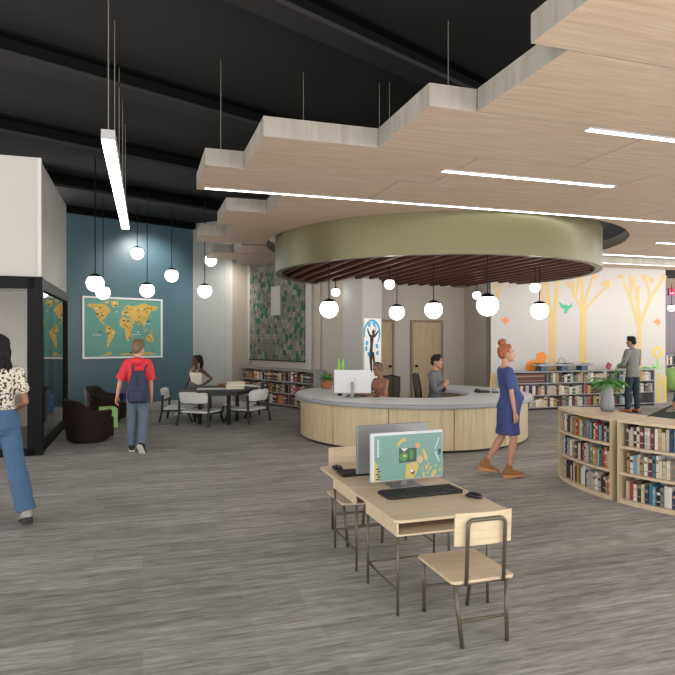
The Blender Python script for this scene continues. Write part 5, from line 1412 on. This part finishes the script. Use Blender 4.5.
    for sg in legs:
        if wear.get('shoe'): wear['shoe'](ctx, sg)
    return root
# ---- garments
def top_(name, m, hem=-0.01, neck=0.322, ex=0.013, frac=0.6, flare=0.01, hemflare=0.0, extra=None, collar=None):
    def g(c):
        mb = MB(); rings = [r for r in c['TR'] if hem < r[0] < neck]
        r0 = min(c['TR'], key=lambda r: abs(r[0] - hem))
        rings = [(hem, max(r0[1], .092) + hemflare, max(r0[2], .06) + hemflare, r0[3])] + rings
        rt = min(c['TR'], key=lambda r: abs(r[0] - neck)); rings.append((neck, rt[1] * 1.04, rt[2] * 1.04, rt[3]))
        mb.loft(c['torso'](ex, rings), 24)
        if frac: c['sleeve'](mb, 1, frac, ex, flare); c['sleeve'](mb, -1, frac, ex, flare)
        if extra: extra(c, mb)
        o = remeshed(name, mb, m, c['root'], 0.008, 3)
        displace(o.data, lambda q: 0.006 * noise.noise(V((q.x * 11, q.y * 11, q.z * 14))))
        if collar: collar(c, o)
    return g
def trousers(name, m, ex=0.012, cuff=0.96, flare=0.0, waist=0.07, knee=0.0):
    def g(c):
        mb = MB(); s = c['s']
        rings = [r for r in c['TR'] if r[0] < waist]
        rt = min(c['TR'], key=lambda r: abs(r[0] - waist)); rings.append((waist, rt[1] * 1.01, rt[2] * 1.01, rt[3]))
        mb.loft(c['torso'](ex, rings), 24)
        for sg, (h0, kn, an, fd) in c['legs'].items():
            o = c['off']; h0, kn, an = h0 + o, kn + o, an + o
            e = kn.lerp(an, cuff)
            pts = [h0 + V((0, 0, .01 * s)), h0.lerp(kn, .35), h0.lerp(kn, .75), kn, kn.lerp(an, .3), kn.lerp(an, .7), e]
            rr = [(r * s + ex + knee * k + flare * max(0, k - .4)) for r, k in ((.045, 0), (.047, .1), (.038, .4), (.033, .6), (.034, .75), (.028, .9), (.027, 1.0))]
            mb.tube(pts, rr, 14); mb.ball(pts[0], rr[0], seg=12, rin=8); mb.ball(kn, rr[3], seg=12, rin=8)
        o = remeshed(name, mb, m, c['root'], 0.0085, 2)
        displace(o.data, lambda q: 0.007 * noise.noise(V((q.x * 9, q.y * 9, q.z * 16))))
    return g
def shoe(m, sole_m, heel=0.0, kind='flat'):
    def g(c, sg):
        s = c['s']; h0, kn, an, f = c['legs'][sg]; A = an + c['off']
        sd = f.cross(V((0, 0, 1))).normalized() if abs(f.z) < .95 else V((1, 0, 0)); u = sd.cross(f)
        mb = MB(); e = 0.006
        L = [(-.046, .012, .016, -.026), (-.036, .022, .028, -.019), (-.015, .024, .031, -.014), (.02, .026, .028, -.018), (.055, .030, .020, -.0245), (.09, .031, .0135, -.0305), (.112, .024, .0105, -.034), (.122, .010, .007, -.036)]
        mb.loft([(A + f * a * s + u * z * s, sd * (w * s + e), u * (h * s + e * .4)) for a, w, h, z in L], 14)
        if kind == 'boot': limb(mb, [A - u * .02 * s, A + u * .022 * s], [.031 * s, .029 * s], 12)
        o = remeshed('shoe', mb, m, c['root'], 0.006, 2)
        zb = -.0425 * s - 0.002
        P = []
        for a, w in ((-.05, .012), (-.04, .024), (-.01, .026), (.03, .026), (.065, .032), (.095, .033), (.116, .024), (.126, .008)): P.append((a, w))
        mb = MB(); ring = [(a, w) for a, w in P] + [(a, -w) for a, w in P[::-1]]
        n = len(ring); vs = []
        for a, w in ring:
            q = A + f * a * s + sd * (w * s + .002) + u * (zb + 0.014); vs.append(q)
        for a, w in ring:
            hh_ = heel * max(0, min(1, (0.07 - a) / 0.1)) + 0.006
            q = A + f * a * s + sd * (w * s + .002) + u * (zb - hh_ + 0.004 ); vs.append(q)
        mb.add(vs, [tuple(range(n)), tuple(range(2 * n - 1, n - 1, -1))] + [(i, n + i, n + (i + 1) % n, (i + 1) % n) for i in range(n)])
        mb.build('sole', sole_m, o)
    return g
cap = lambda col: {'mat': col}
def hair_short(m, vol=1.0):
    return {'mat': m, 'blobs': [((0, -.05, .66), (.385 * vol, .445 * vol, .40 * vol)), ((0, -.24, .44), (.31, .25, .30)), ((0, .17, .93), (.25, .20, .13)), ((.27, .0, .62), (.10, .14, .17)), ((-.27, .0, .62), (.10, .14, .17))], 'rough': 0.014}
# ---- 1 woman at the left edge, walking away
M['hair_black'] = mat('black_hair', C(17, 14, 13), 0.5, spec=0.25, bump=0.6, bscale=160); M['hair_brown'] = mat('brown_hair', C(92, 66, 48), 0.5, bump=0.6, bscale=160)
M['hair_ltbrown'] = mat('light_brown_hair', C(108, 84, 64), 0.5, bump=0.6, bscale=160); M['hair_red'] = mat('copper_red_hair', C(142, 76, 40), 0.45, bump=0.6, bscale=160)
M['blouse'] = spots_material('spotted_blouse', C(204, 196, 180), C(34, 30, 28), 44, 0.45)
M['denim'] = mat('bright_blue_trouser_cloth', C(60, 92, 124), 0.8, vary=0.12, vscale=14, bump=0.2, bscale=300)
M['jeans'] = mat('washed_jeans', C(90, 102, 118), 0.85, vary=0.25, vscale=10, bump=0.2, bscale=300)
M['hoodie'] = mat('red_hoodie_cloth', C(208, 48, 60), 0.8, vary=0.1, vscale=10)
M['navy_bag'] = mat('navy_bag_cloth', C(42, 49, 72), 0.75, bump=0.2, bscale=200)
M['dress'] = mat('royal_blue_knit', C(50, 62, 112), 0.8, vary=0.15, vscale=60, bump=0.2, bscale=200)
M['suede'] = mat('tan_suede', C(140, 94, 58), 0.85); M['wedge'] = mat('wedge_cork', C(178, 126, 82), 0.8)
M['jacket'] = mat('grey_blazer_cloth', C(122, 119, 116), 0.85, vary=0.08, vscale=30); M['dk_teal'] = mat('dark_teal_denim', C(30, 50, 58), 0.8)
M['shirt_grey'] = mat('charcoal_grey_shirt', C(96, 98, 102), 0.8, vary=0.1, vscale=20); M['tank'] = mat('white_tank', C(222, 214, 198), 0.8)
M['print_top'] = stripes_material('rust_print_blouse', (C(150, 60, 48), C(76, 62, 56), C(186, 150, 124)), 9)
M['sole_white'] = mat('white_rubber', C(206, 200, 190), 0.7); M['sole_dark'] = mat('dark_rubber', C(30, 29, 28), 0.7); M['shoe_dark'] = mat('black_canvas', C(30, 32, 38), 0.75)
M['sandal'] = mat('grey_leather', C(150, 146, 142), 0.5); M['brown_shoe'] = mat('tan_leather_shoe', C(160, 92, 50), 0.5); M['taupe_shoe'] = mat('taupe_sneaker', C(136, 118, 100), 0.8)

long_hair = {'mat': M['hair_black'], 'rough': 0.03, 'blobs': [((0, -.05, .64), (.43, .48, .44)), ((0, -.28, .40), (.40, .30, .42)), ((0, -.34, .02), (.38, .24, .42)), ((.28, -.12, .2), (.16, .24, .40)), ((-.28, -.12, .2), (.16, .24, .40)), ((.22, -.34, -.22), (.2, .18, .26)), ((-.15, -.36, -.2), (.24, .18, .24))]}
def blouse_extra(c, mb):
    for sg in (1, -1):
        S, E, W, f = c['arms'][sg]; p = S.lerp(E, .62); mb.ball(p, (.052, .052, .03), seg=12, rin=8)
person('woman in spotted blouse and blue trousers cut off by the left edge, walking away', (-3.125, 5.62, 0), (-0.62, 0.78), 1.69,
       dict(legR=((0.12, -0.22, -0.95), (0.16, -0.26, -0.94), (0.1, 0.95, -0.30)), legL=((-0.02, 0.34, -0.94), (0, 0.0, -1)), armR=((0.20, -0.10, -0.97), (-0.25, 0.85, -0.35), (-0.6, 0.5, 0.6)), armL=((-0.25, 0.1, -0.96), (-0.1, 0.6, -0.8)), lean=2, head=(12, 2)),
       'brown', dict(items=[trousers('trousers', 'denim', 0.016, 0.99, 0.028, 0.105, 0.006), top_('blouse', 'blouse', 0.085, 0.322, 0.014, 0.62, 0.012, 0.0, blouse_extra)], shoe=shoe('sandal', 'sole_dark', 0.045), heel=0.045), long_hair, male=False)
# ---- 2 boy in the red hoodie
def hood(c, mb):
    s = c['s']; o = c['off']; T = c['T']
    for a in range(-150, 151, 25):
        ar = radians(a - 90)
        p = o + T(.318, -.006) + c['cx'] * (.056 * s * cos(ar)) + c['cf'] * (.046 * s * sin(ar) - .012 * s)
        mb.ball(p + c['up'] * (.004 if sin(ar) < 0 else -.008), (.026, .026, .022 + (.01 if sin(ar) < -.3 else 0)), seg=10, rin=8)
    mb.ball(o + T(.305, -.066), (.098, .05, .058), seg=14, rin=10); mb.ball(o + T(.325, -.05), (.085, .05, .035), seg=14, rin=10)
BOY = person('boy in red hoodie and blue jeans seen from behind, walking towards the world map', (-3.02, 9.22, 0), (-0.10, 1), 1.63,
       dict(legL=((-0.03, 0.12, -0.99), (-0.03, 0.02, -1), (-0.25, 0.97, 0)), legR=((0.03, 0.02, -1.0), (0.03, -0.42, -0.9), (0.15, 0.55, -0.82)), armL=((-0.40, 0.05, -0.91), (-0.2, 0.06, -0.97), (0.3, 0.9, 0)), armR=((0.16, -0.04, -0.98), (-0.02, 0.35, -0.93), (0, 1, 0)), lean=2, head=(-14, 2)),
       'light', dict(items=[trousers('jeans', 'jeans', 0.011, 0.97, 0.006, 0.03, 0.008), top_('hoodie', 'hoodie', -0.075, 0.32, 0.026, 0.92, 0.014, 0.008, hood)], shoe=shoe('shoe_dark', 'sole_white', 0.012), heel=0.012), hair_short(M['hair_ltbrown'], 1.03), male=True, girth=0.86, hs=1.13, shs=0.80)
# his backpack
r = thing('backpack', 'navy backpack worn on the back of the boy in red', 'backpack', BOY.location + V((0.05, 0, 0)), face(-0.10, 1))
bz = 0.75
m = MB(); rg = []
for z, w, d_ in ((0.0, .11, .05), (.018, .145, .07), (.12, .155, .09), (.27, .142, .082), (.40, .11, .06), (.46, .07, .04), (.48, .035, .018)):
    rg.append((V((0, -0.145 - d_ * 0.75, bz + z)), V((w, 0, 0)), V((0, d_, 0))))
m.loft(rg, 22, power=0.75); m.build('bag_body', 'navy_bag', r, smooth=True)
m = MB(); rg = []
for z, w, d_ in ((.03, .09, .02), (.05, .108, .03), (.16, .10, .03), (.20, .07, .018)): rg.append((V((0, -.30, bz + z)), V((w, 0, 0)), V((0, d_, 0))))
m.loft(rg, 18, power=0.7); m.build('front_pocket', 'navy_bag', r, smooth=True)
m = MB(); m.tube([(.0, -.26, bz + .42), (.0, -.29, bz + .35), (.0, -.305, bz + .24)], .008, 8); m.build('zip_pull', 'shoe_dark', r)
for sx in (1, -1):
    m = MB(); m.tube([(sx * .075, -.17, bz + .43), (sx * .095, -.125, bz + .53), (sx * .11, -.03, bz + .585), (sx * .11, .075, bz + .53)], .017, 8, flat=0.5); m.build('shoulder_strap', 'navy_bag', r, smooth=True)
# ---- 3 expectant woman in the blue dress
bun = {'mat': M['hair_red'], 'rough': 0.018, 'blobs': [((0, -.07, .66), (.375, .425, .395)), ((0, -.22, .42), (.30, .26, .26)), ((0, .14, .90), (.25, .2, .13)), ((0, -.22, 1.13), (.22, .22, .2)), ((.05, -.14, 1.2), (.14, .16, .13)), ((-.08, -.3, 1.1), (.14, .14, .14)), ((.3, .06, .5), (.05, .08, .18)), ((-.3, .06, .5), (.05, .08, .18))]}
def dress(c):
    s = c['s']; o = c['off']; mb = MB()
    rings = [r for r in c['TR'] if r[0] > -.03 and r[0] < .31]
    rings.append((.308, .064, .042, -.006))
    mb.loft(c['torso'](.013, rings), 26)
    (h0, k0, a0, _), (h1, k1, a1, _) = c['legs'][1], c['legs'][-1]
    rg = [(o + c['T'](.06, .002 + .0275), c['px'] * .088 * s, c['pf'] * (.062 + .0275) * s)]
    for f, wx, wy, bl in ((0.02, .112, .084, .012), (.15, .116, .082, .006), (.35, .112, .078, .002), (.6, .108, .074, 0), (.80, .110, .076, 0), (.86, .110, .077, 0)):
        p = o + h0.lerp(k0, f) * .5 + h1.lerp(k1, f) * .5
        p = V((p.x, p.y + bl * s, p.z)); sp = abs(h0.lerp(k0, f).y - h1.lerp(k1, f).y) * .5
        rg.append((p, c['px'] * wx * s, c['pf'] * (wy * s + sp * .6)))
    mb.loft(rg[::-1], 26)
    c['sleeve'](mb, 1, .80, .013, .008); c['sleeve'](mb, -1, .80, .013, .008)
    d = remeshed('dress', mb, 'dress', c['root'], .008, 14, 0.6)
    displace(d.data, lambda q: .006 * noise.noise(V((q.x * 8, q.y * 10, q.z * 7))))
person('expectant woman with a red hair bun and blue dress walking past the desk', (2.11, 7.56, 0), (1, 0.03), 1.59,
       dict(legL=((-0.02, -0.14, -0.99), (0, -0.52, -0.85), (0, 0.96, -0.26)), legR=((0.03, 0.12, -0.99), (0, -0.16, -0.99), (0.05, 1, 0.0)), armR=((0.16, 0.06, -0.98), (0.04, 0.16, -0.98), (-0.3, 1, 0)), armL=((-0.12, 0.12, -0.98), (0.06, 0.3, -0.95), (0.3, 1, 0)), lean=-3, head=(2, 0)),
       'tan', dict(items=[dress], shoe=shoe('suede', 'wedge', 0.035, 'boot'), heel=0.03, belly=0.072), bun, male=False)
# ---- 4 man in the grey jacket by the mural
def jacket_extra(c, mb):
    s = c['s']; o = c['off']; T = c['T']
    for a in range(-180, 180, 30):
        p = o + T(.322, -.006) + c['cx'] * (.042 * s * cos(radians(a))) + c['cf'] * (.042 * s * sin(radians(a))); mb.ball(p, .016, seg=8, rin=6)
person('man in grey jacket and dark trousers seen from behind, facing the tree mural', (6.80, 14.05, 0), (-0.48, 0.88), 1.73,
       dict(legL=((-0.14, 0.06, -0.99), (-0.03, -0.02, -1), (-0.3, 0.95, 0)), legR=((0.12, 0.02, -0.99), (0.02, -0.06, -1), (0.3, 0.95, 0)), armR=((0.22, 0.16, -0.96), (-0.42, 0.72, -0.2), (0, 0.3, 1)), armL=((-0.24, 0.16, -0.95), (0.42, 0.72, -0.2), (0, 0.3, 1)), lean=1, head=(14, 4)),
       'tan', dict(items=[trousers('trousers', 'dk_teal', 0.012, 0.97, 0.006, 0.03), top_('jacket', 'jacket', -0.05, 0.322, 0.018, 1.93, 0.008, 0.012, jacket_extra)], shoe=shoe('brown_shoe', 'sole_dark', 0.012), heel=0.012), hair_short(M['hair_black'], 0.98), male=True)
# ---- 5 receptionist in the rust blouse
back_bun = {'mat': mat('dark_ash_brown_hair', C(76, 62, 56), 0.45, bump=0.5, bscale=160), 'rough': 0.012, 'blobs': [((0, -.06, .66), (.375, .43, .395)), ((0, -.24, .44), (.31, .25, .28)), ((0, .12, .92), (.26, .2, .12)), ((0, -.42, .36), (.2, .16, .2)), ((.28, .02, .5), (.07, .14, .2)), ((-.28, .02, .5), (.07, .14, .2))]}
office_chair('black mesh office chair behind the receptionist in the rust blouse', V((0.72, 10.60, 0)), face(-0.75, -0.66))
person('receptionist in a sleeveless rust print blouse seated behind the silver monitor', (0.80, 10.54, 0), (-0.80, -0.60), 1.60,
       dict(seat=0.43, legL=((-0.12, 0.97, -0.12), (0, 0.05, -1)), legR=((0.12, 0.97, -0.12), (0, 0.05, -1)), armL=((-0.15, 0.35, -0.92), (0.05, 0.95, 0.12), (1, 0, 0.6)), armR=((0.15, 0.35, -0.92), (-0.05, 0.95, 0.12), (-1, 0, 0.6)), lean=10, head=(10, 6)),
       'brown', dict(items=[top_('blouse', 'print_top', -0.02, 0.316, 0.012, 0.0), trousers('trousers', 'sole_dark', 0.012, 0.96, 0, 0.03)], shoe=shoe('shoe_dark', 'sole_dark', 0.01)), back_bun, male=False)
# ---- 6 receptionist with folded arms
office_chair('black mesh office chair behind the man with folded arms', V((1.76, 11.40, 0)), face(0.93, -0.36))
person('man in a grey shirt seated with folded arms inside the round desk', (1.80, 11.30, 0), (0.88, -0.47), 1.78,
       dict(seat=0.43, legL=((-0.12, 0.97, -0.12), (0, 0.05, -1)), legR=((0.12, 0.97, -0.12), (0, 0.05, -1)), armR=((0.22, 0.30, -0.93), (-0.80, 0.42, 0.42), (0, 0.2, 1)), armL=((-0.20, 0.22, -0.95), (0.86, 0.48, 0.16), (0, 0.2, 1)), lean=2, head=(-8, 0)),
       'tan', dict(items=[top_('shirt', 'shirt_grey', -0.03, 0.326, 0.014, 1.80, 0.003, 0.004, jacket_extra), trousers('trousers', 'dk_teal', 0.012, 0.96, 0, 0.02)], shoe=shoe('shoe_dark', 'sole_dark', 0.01)), hair_short(M['hair_black'], 1.0), male=True)
# ---- 7 girl behind the black table
pony = {'mat': M['hair_black'], 'rough': 0.02, 'blobs': [((0, -.06, .66), (.37, .42, .39)), ((0, -.22, .44), (.3, .25, .26)), ((0, -.44, .84), (.2, .2, .2)), ((.02, -.6, .6), (.24, .22, .34)), ((.04, -.64, .2), (.25, .21, .40)), ((.04, -.58, -.16), (.2, .17, .32))]}
def straps(c, mb):
    s = c['s']; o = c['off']; T = c['T']
    for q in (-1, 1):
        x = c['cx'] * (q * .055 * s)
        mb.tube([o + T(.25, .066) + x, o + T(.29, .045) + x, o + T(.308, -.002) + x * .95, o + T(.29, -.048) + x, o + T(.25, -.058) + x], .011, 8)
person('girl in a white tank top and jeans perched behind the black table', (GP.x, GP.y + 0.02, 0), (-0.45, -0.89), 1.62,
       dict(seat=0.445, legL=((-0.15, 0.86, 0.40), (0.45, 0.1, -0.88)), legR=((0.10, 0.98, -0.05), (0, -0.05, -1)), armL=((-0.62, -0.42, -0.66), (0.5, 0.66, -0.56), (0.6, 0.6, 0)), armR=((0.25, 0.1, -0.96), (0.0, 0.55, -0.83), (-1, 0, 0.3)), lean=4, head=(-35, 2)),
       'dark', dict(items=[trousers('jeans', 'jeans', 0.010, 0.96, 0.004, 0.05), top_('tank_top', 'tank', 0.06, 0.262, 0.010, 0.0, extra=straps)], shoe=shoe('sole_white', 'sole_white', 0.01)), pony, male=False)
# ---- 8 seated visitor at the right edge, only a foot in view
FT = fl(668.5, 412.5, 0.012)
person('visitor seated beyond the right edge, only one taupe sneaker and ankle in view', (8.45, 14.36, 0.014), (-0.95, -0.28), 1.72,
       dict(seat=0.372, legL=((-0.30, 0.95, -0.05), (0.0, 0.36, -0.93), (0, 1, 0.0)), legR=((0.05, 0.97, -0.05), (0, 0.36, -0.93), (0, 1, 0.0)), armL=((-0.2, 0.1, -0.97), (0.1, 0.4, -0.9)), armR=((0.2, 0.1, -0.97), (-0.1, 0.4, -0.9)), lean=2),
       'tan', dict(items=[top_('shirt', 'shirt_grey', -0.03, 0.322, 0.014, 0.8), trousers('shorts', 'dk_teal', 0.014, 0.25, 0.0, 0.03)], shoe=shoe('taupe_shoe', 'sole_white', 0.012)), hair_short(M['hair_brown']), male=True)

bpy.data.scenes.remove(TS)
# ================================================================== LIGHT AND CAMERA
def area(name, loc, size, power, rot=(0, 0, 0), sy=None, col=(1, 0.97, 0.93)):
    l = bpy.data.lights.new(name, 'AREA'); l.energy = power; l.size = size; l.color = col
    if sy: l.shape = 'RECTANGLE'; l.size_y = sy
    o = bpy.data.objects.new(name, l); COL.objects.link(o); o.location = loc; o.rotation_euler = rot; return o
def spot(name, loc, target, power, angle=70, blend=0.8, col=(1, 0.96, 0.9), r=0.05):
    l = bpy.data.lights.new(name, 'SPOT'); l.energy = power; l.spot_size = radians(angle); l.spot_blend = blend; l.color = col; l.shadow_soft_size = r
    o = bpy.data.objects.new(name, l); COL.objects.link(o); o.location = loc
    o.rotation_euler = (V(target) - V(loc)).to_track_quat('-Z', 'Y').to_euler(); return o
spot('downlight_a', at(222, 262, 15.6), at(224, 300, 16.75), 80, 100)
spot('teal_wall_fill_spot', V((wallpt(146, 268) + BV * 1.1).xy.to_3d()) + V((0, 0, 4.4)), wallpt(146, 285), 120, 120)  # added spot without a fixture, brightens the teal wall
area('meeting_room_fill', st(-4.2, 11.5, 2.5), 1.2, 2.5)  # unseen area lamp added to brighten the glazed room's inside
w = bpy.data.worlds.new('World'); SC.world = w; w.use_nodes = True          # pale sky; bright lower half added to light the oak ceiling from below
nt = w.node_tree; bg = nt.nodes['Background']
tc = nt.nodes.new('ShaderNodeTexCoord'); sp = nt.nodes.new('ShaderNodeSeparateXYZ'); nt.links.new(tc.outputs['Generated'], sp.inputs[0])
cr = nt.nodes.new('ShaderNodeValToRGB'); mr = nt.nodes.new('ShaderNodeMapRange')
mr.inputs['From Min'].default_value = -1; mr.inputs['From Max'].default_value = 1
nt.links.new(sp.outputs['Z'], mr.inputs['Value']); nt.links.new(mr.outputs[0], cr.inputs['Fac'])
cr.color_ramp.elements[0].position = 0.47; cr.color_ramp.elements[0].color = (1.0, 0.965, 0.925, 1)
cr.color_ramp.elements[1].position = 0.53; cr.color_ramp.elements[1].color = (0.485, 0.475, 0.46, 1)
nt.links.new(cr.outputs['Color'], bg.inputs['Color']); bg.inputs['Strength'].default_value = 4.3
cd_ = bpy.data.cameras.new('camera'); cam = bpy.data.objects.new('camera', cd_); COL.objects.link(cam)
cam.location = (0, 0, H); cam.rotation_euler = (pi / 2, 0, 0)
cd_.sensor_width = 36.0; cd_.lens = 36.0 * F / 675.0; cd_.shift_y = 1.5 / 675.0; cd_.clip_end = 200
SC.camera = cam
SC.view_settings.view_transform = 'Standard'; SC.view_settings.look = 'None'; SC.view_settings.gamma = 1.0; SC.view_settings.use_curve_mapping = False
SC.view_settings.exposure = 0.5
SC.cycles.use_denoising = True
SC.cycles.max_bounces = 8; SC.cycles.diffuse_bounces = 4; SC.cycles.transparent_max_bounces = 8

print('BOOKS', NB[0])
